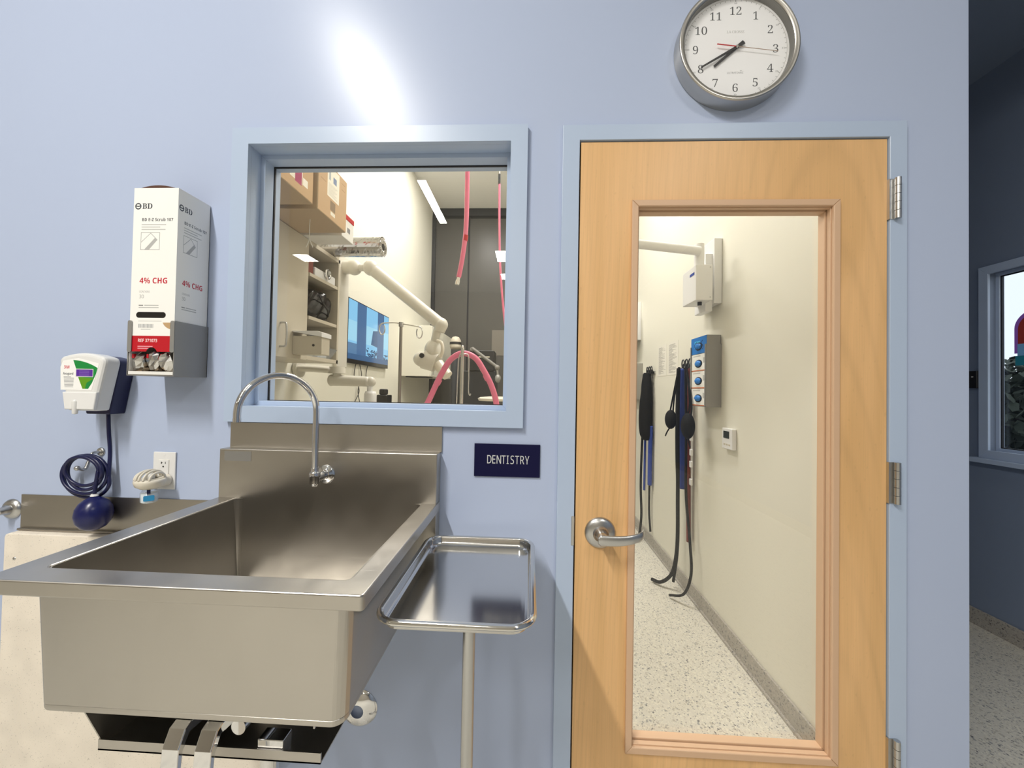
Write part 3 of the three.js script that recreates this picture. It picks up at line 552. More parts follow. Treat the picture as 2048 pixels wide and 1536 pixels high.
// ---------------------------------------------------------------- wall clock
{
  const c = thing('wall_clock', 'round wall clock with brushed steel case above the door', 'clock');
  const cx = 0.574, cy = 2.394, at = (g) => g.rotateX(Math.PI / 2).translate(cx, cy, 0.0005);
  mesh('case', at(lathe([[0, 0.0], [0.166, 0.0], [0.1672, 0.002], [0.1672, 0.042], [0.166, 0.0455], [0.163, 0.047], [0.156, 0.046], [0.1525, 0.043]], 96)), mat(lin(0.55, 0.53, 0.49), 0.3, 1), c);
  mesh('inner_ring', at(lathe([[0.1525, 0.043], [0.1515, 0.040], [0.1505, 0.022]], 96)), mat(lin(0.20, 0.195, 0.18), 0.4, 0.8, { side: THREE.DoubleSide }), c);
  const dial = canvasTex(1024, 1024, (q, w) => {
    q.fillStyle = '#ffffff'; q.fillRect(0, 0, w, w); q.translate(w / 2, w / 2); const R = 512;
    q.strokeStyle = '#b9b8b3'; q.lineWidth = 3; q.beginPath(); q.arc(0, 0, R * 0.955, 0, 7); q.stroke();
    for (let k = 0; k < 60; k++) { const a = k * Math.PI / 30, l = k % 5 ? 0.028 : 0.04; q.strokeStyle = '#6e6e6c'; q.lineWidth = k % 5 ? 3 : 5; q.beginPath(); q.moveTo(Math.sin(a) * R * 0.95, -Math.cos(a) * R * 0.95); q.lineTo(Math.sin(a) * R * (0.95 - l), -Math.cos(a) * R * (0.95 - l)); q.stroke(); }
    q.textAlign = 'center'; q.textBaseline = 'middle';
    for (let n = 1; n <= 12; n++) { const a = n * Math.PI / 6; q.fillStyle = '#3a3b3e'; q.font = '112px serif'; q.fillText(String(n), Math.sin(a) * R * 0.745, -Math.cos(a) * R * 0.745 + 4); q.fillStyle = '#8e8e8d'; q.font = '24px serif'; q.fillText(String(n * 5), Math.sin(a) * R * 0.885, -Math.cos(a) * R * 0.885); }
    q.fillStyle = '#b4b3af'; q.font = '34px serif'; q.fillText('LA CROSSE', 0, -R * 0.33, 170);
    q.fillStyle = '#8a8a89'; q.font = '26px sans-serif'; q.fillText('ULTRATOMIC', 0, R * 0.46, 190);
    q.strokeStyle = '#8a8a89'; q.lineWidth = 3; q.beginPath(); q.moveTo(54, R * 0.42); q.lineTo(54, R * 0.435); q.moveTo(44, R * 0.415); q.lineTo(64, R * 0.415); q.stroke();
  });
  mesh('dial', planar(at(new THREE.CylinderGeometry(0.151, 0.151, 0.002, 96).translate(0, 0.021, 0)), (x, y) => [(x - cx) / 0.302 + 0.5, (y - cy) / 0.302 + 0.5]), mat(0xffffff, 0.55, 0, { map: dial }), c);
  const hand = (deg, l, back, w0, w1, z) => ext(poly([[-w0, -back], [w0, -back], [w0, 0], [w1, l], [-w1, l], [-w0, 0]]), 0, 0.0012).rotateZ(-rad(deg)).translate(cx, cy, z);
  mesh('hour_hand', hand(229, 0.081, 0.028, 0.0042, 0.003, 0.0255), M.black, c);
  mesh('minute_hand', hand(240, 0.114, 0.026, 0.0036, 0.0022, 0.028), M.black, c);
  mesh('second_hand', [hand(98, 0.115, 0.0, 0.0006, 0.0005, 0.0305)], mat(lin(0.42, 0.30, 0.22), 0.5), c);
  mesh('second_hand_tail', [hand(278, 0.056, 0.0, 0.0012, 0.0014, 0.0305)], M.red, c);
  mesh('hub', rod(V(cx, cy, 0.022), V(cx, cy, 0.033), 0.0035), M.steelBright, c);
  mesh('lens', rod(V(cx, cy, 0.0405), V(cx, cy, 0.0425), 0.1512, 0.1512, 96), M.glass, c);
}

// ---------------------------------------------------------------- dental room, left side
{
  const c = thing('wall_cabinet', 'beige wall cabinet with one door and open shelves under the cartons', 'cabinet');
  const xb = -1.459, xf = -1.15, y0 = 1.54, y1 = 2.16, zd = -0.785, ze = -1.11, zs = -0.125;
  mesh('carcass', [bb(xb, xf - 0.02, y0, y0 + 0.018, ze, zs), bb(xb, xf - 0.02, y1 - 0.018, y1, ze, zs), bb(xb, xf - 0.02, y0, y1, zs - 0.018, zs), bb(xb, xf - 0.02, y0, y1, zd - 0.018, zd), bb(xb, xf - 0.001, y0, y1, ze, ze + 0.018), bb(xb, xb + 0.008, y0, y1, ze, zs), bb(xf - 0.02, xf - 0.001, y0, y0 + 0.02, ze, zd), bb(xf - 0.02, xf - 0.001, y1 - 0.02, y1, ze, zd)], M.laminate, c);
  const d = mesh('door', bb(xf - 0.02, xf, y0 - 0.004, y1 - 0.002, zd + 0.002, zs - 0.002, 0.0015), M.laminate, c);
  mesh('pull_handle', tube([V(xf, 1.692, -0.572), V(xf + 0.024, 1.692, -0.572), V(xf + 0.028, 1.688, -0.572), V(xf + 0.028, 1.588, -0.572), V(xf + 0.024, 1.584, -0.572), V(xf, 1.584, -0.572)], 0.0045, 60, 10), M.satin, d);
  for (const y of [1.752, 1.978]) mesh('shelf', bb(xb + 0.008, xf - 0.004, y, y + 0.018, ze + 0.018, zd - 0.018, 0.001), M.laminate, c);
}
function carton(name, label, x0, x1, y0, y1, z0, z1, paint) {
  const t = thing(name, label, 'box', name === 'cardboard_box' ? 'cardboard boxes on the wall cabinet' : undefined);
  mesh('body', bb(x0, x1, y0, y1, z0, z1, 0.003), M.card, t);
  const m = mat(0xffffff, 0.75, 0, { map: canvasTex(512, 512, paint) });
  mesh('printed_side', planar(bb(x1, x1 + 0.0008, y0 + 0.003, y1 - 0.003, z0 + 0.003, z1 - 0.003), (x, y, z) => [(z1 - z) / (z1 - z0), (y - y0) / (y1 - y0)]), m, t);
  return t;
}
carton('cardboard_box', 'cardboard box with a pink and white sticker on the cabinet', -1.28, -0.92, 2.161, 2.46, -0.415, -0.135, (q, w, h) => {
  q.fillStyle = '#c3a27a'; q.fillRect(0, 0, w, h); q.fillStyle = '#a37d54'; q.fillRect(0, 70, w, 26);
  q.fillStyle = '#e9e3d2'; q.fillRect(225, 350, 150, 92); q.fillStyle = '#a63d63'; q.fillRect(285, 340, 80, 112); q.fillStyle = '#f1ece0'; q.fillRect(380, 385, 60, 52);
});
carton('cardboard_box', 'cardboard box with a large shipping label on the cabinet', -1.28, -0.92, 2.161, 2.41, -0.705, -0.45, (q, w, h) => {
  q.fillStyle = '#c6a680'; q.fillRect(0, 0, w, h); q.fillStyle = '#f0ebdd'; q.fillRect(150, 20, 210, 290);
  q.fillStyle = '#aab0b6'; q.fillRect(175, 60, 30, 90); q.fillStyle = '#7f8fb0'; q.fillRect(250, 90, 60, 60); q.fillStyle = '#c9c6bb'; for (let k = 0; k < 9; k++) q.fillRect(170, 180 + k * 13, 160 - (k * 23) % 60, 5);
  q.fillStyle = '#8f7a60'; q.fillRect(205, 330, 90, 90); q.fillStyle = '#ece6d6'; q.fillRect(215, 430, 80, 34); q.fillStyle = '#a5835c'; q.fillRect(400, 60, 70, 6); q.fillRect(410, 120, 60, 6); q.fillRect(40, 200, 90, 6);
});
{
  const t = thing('white_carton', 'small white carton with a red top next to the foil roll', 'carton');
  mesh('body', bb(-1.22, -0.955, 2.161, 2.262, -0.86, -0.735, 0.003), M.paper, t);
  mesh('red_lid', bb(-1.222, -0.953, 2.262, 2.288, -0.862, -0.733, 0.003), M.red, t);
  mesh('printed_mark', bb(-0.955, -0.9545, 2.20, 2.225, -0.82, -0.79), mat(lin(0.25, 0.25, 0.26), 0.7), t);
}
{
  const t = thing('foil_roll', 'roll of silver foil insulation lying on top of the cabinet', 'roll');
  const n = 40, m = 36, pos = [], idx = [], z = -1.045, y = 2.2195;
  for (let i = 0; i <= n; i++) for (let k = 0; k < m; k++) { const a = k / m * 2 * Math.PI, r = 0.0565 + 0.0011 * (rnd() - 0.5); pos.push(-1.25 + 0.385 * i / n, y + r * Math.cos(a), z + r * Math.sin(a)); }
  for (let i = 0; i < n; i++) for (let k = 0; k < m; k++) { const a = i * m + k, b = i * m + (k + 1) % m; idx.push(a, a + m, b, b, a + m, b + m); }
  const g = new THREE.BufferGeometry(); g.setAttribute('position', new THREE.Float32BufferAttribute(pos, 3)); g.setIndex(idx); const q = g.toNonIndexed(); q.computeVertexNormals();
  mesh('outer_wrap', q, mat(lin(0.60, 0.605, 0.62), 0.18, 1, { side: THREE.DoubleSide }), t);
  const sp = []; for (let k = 0; k <= 90; k++) { const a = k / 90 * 2 * Math.PI * 4, r = 0.053 - 0.035 * k / 90; sp.push([a, r]); }
  const ps = [], ix = []; for (const [a, r] of sp) { const w = 0.0012 * Math.sin(a * 9); for (const x of [-0.90, -0.863 + w * 2]) ps.push(x, y + (r + w) * Math.cos(a), z + (r + w) * Math.sin(a)); }
  for (let k = 0; k < 90; k++) ix.push(2 * k, 2 * k + 1, 2 * k + 2, 2 * k + 1, 2 * k + 3, 2 * k + 2);
  const g2 = new THREE.BufferGeometry(); g2.setAttribute('position', new THREE.Float32BufferAttribute(ps, 3)); g2.setIndex(ix); g2.computeVertexNormals();
  mesh('inner_wrap', g2, mat(lin(0.72, 0.71, 0.69), 0.25, 1, { side: THREE.DoubleSide }), t);
  const eg = new THREE.RingGeometry(0.02, 0.056, 48, 5).rotateY(Math.PI / 2), ep = eg.attributes.position; for (let i = 0; i < ep.count; i++) ep.setXYZ(i, -0.868 + (rnd() - 0.5) * 0.009, ep.getY(i) + y, ep.getZ(i) + z);
  const ef = eg.toNonIndexed(); ef.computeVertexNormals(); mesh('crinkled_end', ef, mat(lin(0.72, 0.71, 0.69), 0.25, 1, { side: THREE.DoubleSide }), t);
  mesh('core', rod(V(-1.24, y, z), V(-0.885, y, z), 0.022), M.black, t);
}
{
  const t = thing('pull_cord', 'thin white cord with forked end hanging below the cardboard boxes', 'cord');
  mesh('strand', tube([V(-1.01, 2.161, -0.55), V(-1.012, 2.12, -0.55), V(-1.01, 2.07, -0.55)], 0.0018, 12, 6), M.paper, t);
  for (const k of [-1, 1]) mesh('fork', tube([V(-1.01, 2.072, -0.55), V(-1.01 + k * 0.008, 2.05, -0.55), V(-1.01 + k * 0.016, 2.032, -0.55)], 0.0018, 10, 6), M.paper, t);
}
solo('red_brown_box', bb(-1.30, -1.17, 1.9965, 2.085, -0.862, -0.807, 0.006), M.brownRed, 'small red brown box on the top cabinet shelf', 'box');
{
  const t = thing('shelf_device', 'white tabletop device with a chrome ring on the top cabinet shelf', 'device');
  mesh('body', bb(-1.36, -1.165, 1.9965, 2.048, -1.085, -0.87, 0.008), M.white, t);
  mesh('ring', new THREE.TorusGeometry(0.024, 0.007, 12, 32).rotateY(Math.PI / 2).translate(-1.158, 2.040, -0.985), M.chrome, t);
  mesh('knob', ball(0.012, -1.152, 2.046, -0.985), M.satin, t);
}
{
  const t = thing('black_bag', 'glossy black bag stuffed into the middle cabinet shelf', 'bag');
  const g = mergeVertices(new THREE.BoxGeometry(0.26, 0.165, 0.255, 10, 8, 10).deleteAttribute('uv').deleteAttribute('normal')), q = g.attributes.position;
  for (let i = 0; i < q.count; i++) { const v = V(q.getX(i), q.getY(i), q.getZ(i)), l = v.length(); v.multiplyScalar(1 - 0.28 * Math.max(0, (l - 0.12) / 0.1)); q.setXYZ(i, v.x + 0.012 * Math.sin(v.z * 60 + v.y * 40), v.y, v.z); }
  g.computeVertexNormals(); mesh('sack', g.translate(-1.29, 1.853, -0.955), M.blackGloss, t);
  mesh('handle_strap', tube([V(-1.158, 1.90, -0.90), V(-1.150, 1.86, -0.93), V(-1.150, 1.83, -0.98), V(-1.158, 1.80, -1.0)], 0.004, 30, 8), M.black, t);
}
for (let k = 0; k < 2; k++) {
  const t = thing('clear_bin', k ? 'clear plastic tilt bin nearer the end of the cabinet' : 'clear plastic tilt bin behind the white lidded box', 'bin', 'clear bins on the lowest cabinet shelf');
  const z0 = k ? -1.085 : -0.94, z1 = z0 + 0.12, y = 1.559;
  const side = (z) => ext(poly([[-1.36, y], [-1.19, y], [-1.145, y + 0.06], [-1.20, y + 0.075], [-1.22, y + 0.13], [-1.36, y + 0.13]]), z, z + 0.003);
  mesh('side', side(z0), M.clear, t); mesh('side', side(z1 - 0.003), M.clear, t);
  mesh('front', ext(poly([[-1.19, y], [-1.187, y], [-1.142, y + 0.06], [-1.145, y + 0.06]]), z0, z1), M.clear, t);
  mesh('base', bb(-1.36, -1.19, y, y + 0.003, z0, z1), M.clear, t);
  mesh('back', bb(-1.36, -1.357, y, y + 0.13, z0, z1), M.clear, t);
  mesh('contents', bb(-1.35, -1.20, y + 0.004, y + 0.035, z0 + 0.006, z1 - 0.006, 0.01), M.white, t);
}
{
  const t = thing('lidded_box', 'small beige dispenser with bright white lid on the cabinet door', 'dispenser');
  mesh('body', bb(-1.149, -1.005, 1.556, 1.645, -0.74, -0.665, 0.002), M.laminate, t);
  mesh('lid', ext(poly([[-1.148, 1.668], [-1.02, 1.668], [-1.0, 1.660], [-1.0, 1.640], [-1.148, 1.664]]), -0.745, -0.655, 0.001), M.white, t);
  mesh('button', rod(V(-1.045, 1.60, -0.666), V(-1.045, 1.60, -0.662), 0.006), M.black, t);
}
{
  const t = thing('wall_television', 'flat television with painted window reflection on the dental room wall', 'television');
  const z0 = -2.672, z1 = -1.803, y0 = 1.594, y1 = 2.113, x = -1.432;
  mesh('bezel', bb(x - 0.022, x, y0, y1, z0, z1, 0.003), M.blackGloss, t);
  const reflectionPic = canvasTex(512, 320, (q, w, h) => {  // painted reflection of a window with sky and trees in the glossy screen
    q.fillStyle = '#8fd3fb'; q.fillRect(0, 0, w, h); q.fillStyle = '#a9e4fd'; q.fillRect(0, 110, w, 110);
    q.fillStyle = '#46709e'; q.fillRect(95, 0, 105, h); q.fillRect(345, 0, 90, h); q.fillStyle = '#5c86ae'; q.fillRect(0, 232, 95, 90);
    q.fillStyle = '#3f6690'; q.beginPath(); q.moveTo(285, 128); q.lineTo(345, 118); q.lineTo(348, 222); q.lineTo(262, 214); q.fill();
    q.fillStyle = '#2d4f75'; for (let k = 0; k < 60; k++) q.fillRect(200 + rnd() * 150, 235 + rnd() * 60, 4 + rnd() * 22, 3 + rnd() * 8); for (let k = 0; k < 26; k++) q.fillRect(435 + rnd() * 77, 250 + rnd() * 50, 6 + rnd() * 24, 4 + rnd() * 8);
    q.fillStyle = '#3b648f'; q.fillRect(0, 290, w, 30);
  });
  const sm = mat(lin(0.01, 0.012, 0.015), 0.12, 0, { emissive: lin(1, 1, 1), emissiveMap: reflectionPic, emissiveIntensity: 0.75 });  // emission stands in for the window reflection on a dark screen
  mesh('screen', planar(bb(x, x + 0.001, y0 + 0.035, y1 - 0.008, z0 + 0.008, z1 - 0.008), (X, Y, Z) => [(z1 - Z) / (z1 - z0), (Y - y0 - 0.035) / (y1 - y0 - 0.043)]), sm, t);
  mesh('bracket', bb(-1.4595, x - 0.022, 1.72, 1.98, -2.35, -2.12), M.black, t);
  for (const [z, dz] of [[-2.0, 0.05], [-2.06, -0.03], [-2.23, 0.05]]) mesh('cable', tube([V(-1.448, y0 + 0.02, z), V(-1.44, y0 - 0.1, z + dz), V(-1.44, y0 - 0.22, z - dz), V(-1.445, y0 - 0.36, z + dz), V(-1.44, 0.93, z + dz * 2)], 0.0035, 60, 8), M.black, t);
}
{
  const t = thing('xray_arm', 'cream jointed wall arm with dental xray head beside the television', 'xray arm');
  mesh('wall_plate', bb(-1.4595, -1.43, 1.55, 2.40, -1.80, -1.64, 0.006), M.equip, t);
  const A = V(-1.355, 2.315, -1.72), B = V(-1.215, 2.305, -1.70), C = V(-0.675, 1.885, -1.72);
  mesh('shoulder', [rod(V(-1.432, 2.315, -1.72), A, 0.05), ball(0.058, A.x, A.y, A.z), rod(A, B, 0.026)], M.equip, t);
  mesh('upper_arm', [ball(0.058, B.x, B.y, B.z), rod(B, C, 0.046, 0.046, 32), ball(0.052, C.x, C.y, C.z), rod(C, V(C.x - 0.012, C.y - 0.055, C.z), 0.052, 0.04)], M.equip, t);
  mesh('forearm', [rod(V(-0.70, 1.85, -1.72), V(-0.735, 1.72, -1.74), 0.03)], M.equip, t);
  const h = mesh('tube_head', [ball(0.075, -0.74, 1.69, -1.75, 0.85, 1.15, 1), rod(V(-0.80, 1.635, -1.75), V(-0.71, 1.60, -1.75), 0.085, 0.075, 32), ball(0.08, -0.80, 1.625, -1.75, 1.1, 0.8, 1)], M.equip, t);
  mesh('cone', [rod(V(-0.70, 1.59, -1.75), V(-0.615, 1.50, -1.72), 0.045, 0.04, 32)], M.ivory, h);
  mesh('grip', tube([V(-0.695, 1.76, -1.69), V(-0.655, 1.74, -1.665), V(-0.645, 1.68, -1.66), V(-0.665, 1.635, -1.68)], 0.013, 30, 12), M.ivory, h);
  mesh('dial_face', [rod(V(-0.80, 1.645, -1.69), V(-0.80, 1.645, -1.655), 0.018)], M.black, h);
}
{
  const t = thing('swing_arm', 'low cream swing arm below the clear bins on the dental wall', 'swing arm');
  mesh('bracket_arm', [sweep([V(-1.44, 1.515, -1.20), V(-1.33, 1.512, -1.20), V(-1.22, 1.505, -1.20)], 0.05, 0.022, V(0, 1, 0), 16, 20), rod(V(-1.20, 1.485, -1.20), V(-1.20, 1.525, -1.20), 0.05, 0.046), rod(V(-1.452, 1.512, -1.20), V(-1.43, 1.512, -1.20), 0.055)], M.equip, t);
  mesh('pivot', rod(V(-1.20, 1.43, -1.20), V(-1.20, 1.487, -1.20), 0.024), M.equip, t);
  mesh('lower_arm', [sweep([V(-1.235, 1.442, -1.20), V(-1.225, 1.442, -1.20), V(-1.10, 1.44, -1.20), V(-0.99, 1.437, -1.20)], 0.036, (u) => 0.037 - 0.006 * u, V(0, 1, 0), 20, 20), ball(0.032, -0.985, 1.437, -1.20), ball(0.036, -1.235, 1.442, -1.20, 0.5, 1, 1)], M.equip, t);
  mesh('hand_unit', [rod(V(-0.99, 1.41, -1.20), V(-0.99, 1.375, -1.20), 0.016), lathe([[0, 0.02], [0.03, 0.018], [0.036, 0.0], [0.038, -0.09], [0.03, -0.16], [0, -0.16]], 28).translate(-0.985, 1.36, -1.20)], M.white, t);
  mesh('nozzle', rod(V(-0.985, 1.21, -1.20), V(-0.985, 1.15, -1.20), 0.015, 0.01), M.satin, t);
}
{
  const t = thing('dental_counter', 'cream base counter along the television wall of the dental room', 'counter');
  mesh('cabinet', bb(-1.459, -1.12, 0.1, 0.88, -4.1, -1.3, 0.003), M.laminate, t);
  mesh('worktop', bb(-1.459, -1.10, 0.88, 0.92, -4.12, -1.28, 0.004), M.ivory, t);
  mesh('plinth', bb(-1.459, -1.15, 0, 0.1, -4.1, -1.3), M.black, t);
}
{
  const t = thing('black_desk_unit', 'small black tower unit standing below the television', 'device');
  mesh('tower', bb(-1.23, -1.145, 0.9205, 1.345, -2.02, -1.90, 0.008), M.blackGloss, t);
  mesh('cradle', bb(-1.215, -1.165, 1.345, 1.392, -1.99, -1.91, 0.012), M.black, t);
}
{
  const c = thing('far_wall_cabinet', 'cream wall cabinet beyond the television behind the drip stand', 'cabinet');
  mesh('carcass', bb(-1.459, -1.12, 1.54, 2.11, -4.15, -3.1, 0.002), M.cream, c);
  for (const z of [-3.625, -4.15]) { const d = mesh('door', bb(-1.12, -1.102, 1.542, 2.108, z + 0.003, z + 0.522, 0.002), M.cream, c); mesh('pull_handle', bb(-1.102, -1.085, 1.56, 1.66, z + 0.46, z + 0.472, 0.003), M.satin, d); }
  mesh('under_light', bb(-1.40, -1.16, 1.528, 1.54, -3.4, -3.13), M.black, c);
}
{
  const t = thing('drip_stand', 'tall metal drip stand with two looped hooks in the dental room', 'drip stand');
  const x = -0.768, z = -1.1, k0 = 0.775, Y = (y) => 1.4 + (y - 1.4) * k0;
  mesh('pole', rod(V(x, 0.03, z), V(x, Y(1.895), z), 0.010, 0.009), mat(lin(0.33, 0.31, 0.28), 0.35, 1), t);
  mesh('collar', rod(V(x, Y(1.87), z), V(x, Y(1.905), z), 0.0135), M.satin, t);
  const hk = (s, y) => { const p = [V(x, Y(1.893), z), V(x + s * 0.06 * k0, Y(1.893 - s * 0.008), z), V(x + s * 0.135 * k0, Y(y), z)]; for (let k = 0; k <= 10; k++) { const a = Math.PI / 2 - k / 10 * 5.4; p.push(V(x + s * k0 * (0.145 + 0.022 * Math.cos(a)), Y(y - 0.045 + 0.043 * Math.sin(a)), z + 0.004 * k / 10)); } return tube(p, 0.0037, 90, 8); };
  mesh('hook', hk(-1, 1.897), M.chrome, t); mesh('hook', hk(1, 1.872), M.chrome, t);
  for (let k = 0; k < 5; k++) { const a = k * 1.2566; mesh('foot', [rod(V(x, 0.06, z), V(x + 0.16 * Math.cos(a), 0.045, z + 0.16 * Math.sin(a)), 0.012), ball(0.022, x + 0.16 * Math.cos(a), 0.022, z + 0.16 * Math.sin(a))], M.satin, t); }
}

// ---------------------------------------------------------------- dental room, pink hoses and right part of the window view
{
  const t = thing('hanging_hose', 'thick pink ribbed hose hanging from the dental room ceiling', 'hose');
  mesh('hose', tube([V(-0.42, CEIL - 0.01, -1.2), V(-0.412, 3.2, -1.2), V(-0.408, 2.7, -1.2), V(-0.411, 2.38, -1.2), V(-0.43, 2.2, -1.2), V(-0.449, 2.09, -1.2)], 0.0145, 160, 16), M.pink, t);
  mesh('tape_band', rod(V(-0.4105, 2.35, -1.2), V(-0.414, 2.315, -1.2), 0.0152), M.red, t);
  mesh('connector', [rod(V(-0.448, 2.095, -1.2), V(-0.453, 2.066, -1.2), 0.010), rod(V(-0.453, 2.070, -1.2), V(-0.458, 2.045, -1.2), 0.013)], M.steelBright, t);
  mesh('ceiling_cup', rod(V(-0.42, CEIL - 0.03, -1.2), V(-0.42, CEIL - 0.001, -1.2), 0.04), M.white, t);
}
{
  const t = thing('slim_hose', 'thin pink hose hanging to the right of the thick one', 'hose');
  mesh('drop_rod', [rod(V(-0.28, 3.18, -2.0), V(-0.28, CEIL - 0.001, -2.0), 0.004)], M.white, t);
  mesh('swivel', [rod(V(-0.28, 3.10, -2.0), V(-0.28, 3.185, -2.0), 0.010)], M.black, t);
  mesh('tubing', tube([V(-0.279, 3.12, -2.0), V(-0.274, 2.8, -2.0), V(-0.262, 2.45, -2.0), V(-0.246, 2.25, -2.0), V(-0.225, 2.05, -2.0), V(-0.19, 1.8, -2.0), V(-0.12, 1.5, -2.0)], 0.009, 80, 10), M.pink, t);
}
{
  const t = thing('hose_stand', 'slim chrome stand holding up the arched pink hose', 'stand');
  mesh('pole', [rod(V(-0.382, 0.02, -1.0), V(-0.380, 1.625, -1.0), 0.0095), ball(0.0095, -0.380, 1.625, -1.0, 1, 1.6, 1)], M.steelBright, t);
  mesh('clip', [tube([V(-0.375, 1.60, -0.998), V(-0.378, 1.63, -0.985), V(-0.378, 1.645, -1.0), V(-0.378, 1.63, -1.018), V(-0.376, 1.59, -1.016)], 0.005, 30, 8)], M.steelBright, t);
  mesh('wire', tube([V(-0.380, 1.600, -1.0), V(-0.392, 1.598, -1.0), V(-0.400, 1.575, -1.0), V(-0.404, 1.48, -1.0), V(-0.408, 1.30, -1.0)], 0.0035, 40, 8), M.chrome, t);
  mesh('wire', tube([V(-0.380, 1.600, -1.0), V(-0.352, 1.598, -1.0), V(-0.345, 1.585, -1.0), V(-0.342, 1.48, -1.0), V(-0.338, 1.372, -1.0), V(-0.331, 1.368, -1.0), V(-0.330, 1.378, -1.0)], 0.003, 50, 8), M.chrome, t);
  mesh('base', lathe([[0, 0.03], [0.02, 0.03], [0.05, 0.02], [0.10, 0.014], [0.105, 0]]).translate(-0.382, 0.0, -1.0), M.satin, t);
}
{
  const t = thing('arched_hose', 'pink hose bent into an arch behind the window sill', 'hose');
  const m = mesh('hose', tube([V(-0.64, 1.20, -1.03), V(-0.578, 1.322, -1.028), V(-0.50, 1.492, -1.028), V(-0.445, 1.575, -1.028), V(-0.382, 1.606, -1.028), V(-0.315, 1.582, -1.028), V(-0.262, 1.51, -1.028), V(-0.215, 1.42, -1.028), V(-0.188, 1.332, -1.028), V(-0.175, 1.20, -1.028)], 0.0165, 160, 16), M.pink, t);
  for (const [x, y, a] of [[-0.522, 1.442, 1], [-0.243, 1.472, -1]]) mesh('cuff', rod(V(x - 0.007 * a, y - 0.014, -1.028), V(x + 0.007 * a, y + 0.014, -1.028), 0.0185), M.pink, m);
}
{
  const t = thing('anaesthesia_cart', 'pale rounded equipment cart under the arched pink hose', 'cart');
  mesh('top', ringLoft(-0.54, -0.02, -1.95, -1.25, 0.12, [[0.02, 1.00], [0.0, 1.012], [0.0, 1.03], [0.012, 1.04]]), M.ivory, t);
  mesh('body', bb(-0.50, -0.07, 0.16, 1.0, -1.90, -1.30, 0.02), M.equip, t);
  for (const [x, z] of [[-0.45, -1.35], [-0.12, -1.35], [-0.45, -1.85], [-0.12, -1.85]]) mesh('caster', [rod(V(x - 0.015, 0.05, z), V(x + 0.015, 0.05, z), 0.05), bb(x - 0.02, x + 0.02, 0.08, 0.165, z - 0.02, z + 0.02)], M.black, t);
}
{
  const t = thing('operating_lamp', 'pale disc shaped lamp head at the lower right of the window', 'lamp');
  mesh('head', lathe([[0, 0.02], [0.06, 0.019], [0.14, 0.012], [0.16, 0.0], [0.15, -0.02], [0, -0.024]], 48).translate(-0.29, 1.325, -2.2), M.ivory, t);
  mesh('stem', rod(V(-0.29, 0.05, -2.25), V(-0.29, 1.31, -2.25), 0.018), M.satin, t);
  mesh('base', lathe([[0, 0.06], [0.03, 0.055], [0.2, 0.03], [0.21, 0]]).translate(-0.29, 0, -2.25), M.equip, t);
}
{
  const t = thing('equipment_tower', 'dark equipment tower with a slanting grey arm in the dental room', 'equipment');
  const z = -3.3;
  mesh('case', bb(-0.72, -0.42, 1.62, 1.86, z - 0.3, z, 0.01), M.black, t);
  mesh('slot_plate', bb(-0.60, -0.47, 1.775, 1.79, z, z + 0.004), M.laminate, t);
  mesh('rack', bb(-0.80, -0.40, 0.03, 1.62, z - 0.32, z - 0.02, 0.01), M.darkFrame, t);
  mesh('arm', [rod(V(-0.66, 1.87, z + 0.12), V(-0.37, 1.66, z + 0.12), 0.018), ball(0.03, -0.37, 1.655, z + 0.12), rod(V(-0.68, 1.86, z - 0.02), V(-0.66, 1.86, z + 0.13), 0.02)], mat(lin(0.22, 0.21, 0.19), 0.5), t);
  mesh('hand_grip', [ball(0.035, -0.36, 1.53, z + 0.12, 1, 1.4, 1), rod(V(-0.37, 1.65, z + 0.12), V(-0.36, 1.55, z + 0.12), 0.012)], M.bracketGrey, t);
}
{
  const t = thing('scope_stand', 'grey column with a white and black ringed head by the far partition', 'stand');
  mesh('column', [rod(V(-0.93, 0.03, -3.6), V(-0.93, 1.85, -3.6), 0.05), rod(V(-0.95, 0, -3.6), V(-0.95, 0.05, -3.6), 0.12, 0.1)], mat(lin(0.05, 0.055, 0.065), 0.4), t);
  mesh('head', [lathe([[0, 0.13], [0.04, 0.12], [0.065, 0.08], [0.072, 0.0], [0.06, -0.03], [0, -0.03]], 32).translate(-0.93, 1.93, -3.6)], M.laminate, t);
  mesh('ring', rod(V(-0.93, 1.955, -3.6), V(-0.93, 1.985, -3.6), 0.0735), M.black, t);
}
solo('wall_notice', bb(-0.56, -0.28, 1.9, 2.27, -4.409, -4.406), mat(lin(0.17, 0.155, 0.13), 0.6), 'faint notice on the dark partition at the far end', 'notice');

// ---------------------------------------------------------------- dental room, right wall seen through the door
function wallMount(z, label, full) {
  const t = thing('wall_mount', label, 'wall mount', 'white equipment mounts on the dental room wall');
  mesh('plate', bb(1.092, 1.1395, 1.945, 2.338, z - 0.24, z, 0.004), M.white, t);
  const b = mesh('box', bb(0.955, 1.05, 1.945, 2.152, z + 0.03 - 0.15, z + 0.075, 0.003), M.white, t);
  mesh('spacer', bb(1.05, 1.093, 1.90, 2.25, z - 0.17, z - 0.02, 0.004), M.white, t);
  for (const y of [1.962, 2.137]) mesh('screw', rod(V(1.036, y, z + 0.074), V(1.036, y, z + 0.077), 0.004), M.satin, b);
  mesh('badge', bb(0.9535, 0.955, 2.10, 2.115, z - 0.01, z + 0.05), M.strapBlue, b);
  mesh('knob', rod(V(1.0, 1.925, z + 0.02), V(1.0, 1.946, z + 0.02), 0.012), M.black, t);
  mesh('post', [rod(V(0.99, 2.15, z + 0.03), V(0.99, 2.285, z + 0.03), 0.028)], M.white, t);
  if (full) mesh('arm', [rod(V(0.98, 2.235, z + 0.06), V(0.45, 2.292, z + 0.07), 0.026), ball(0.035, 0.45, 2.292, z + 0.07)], M.white, t);
}
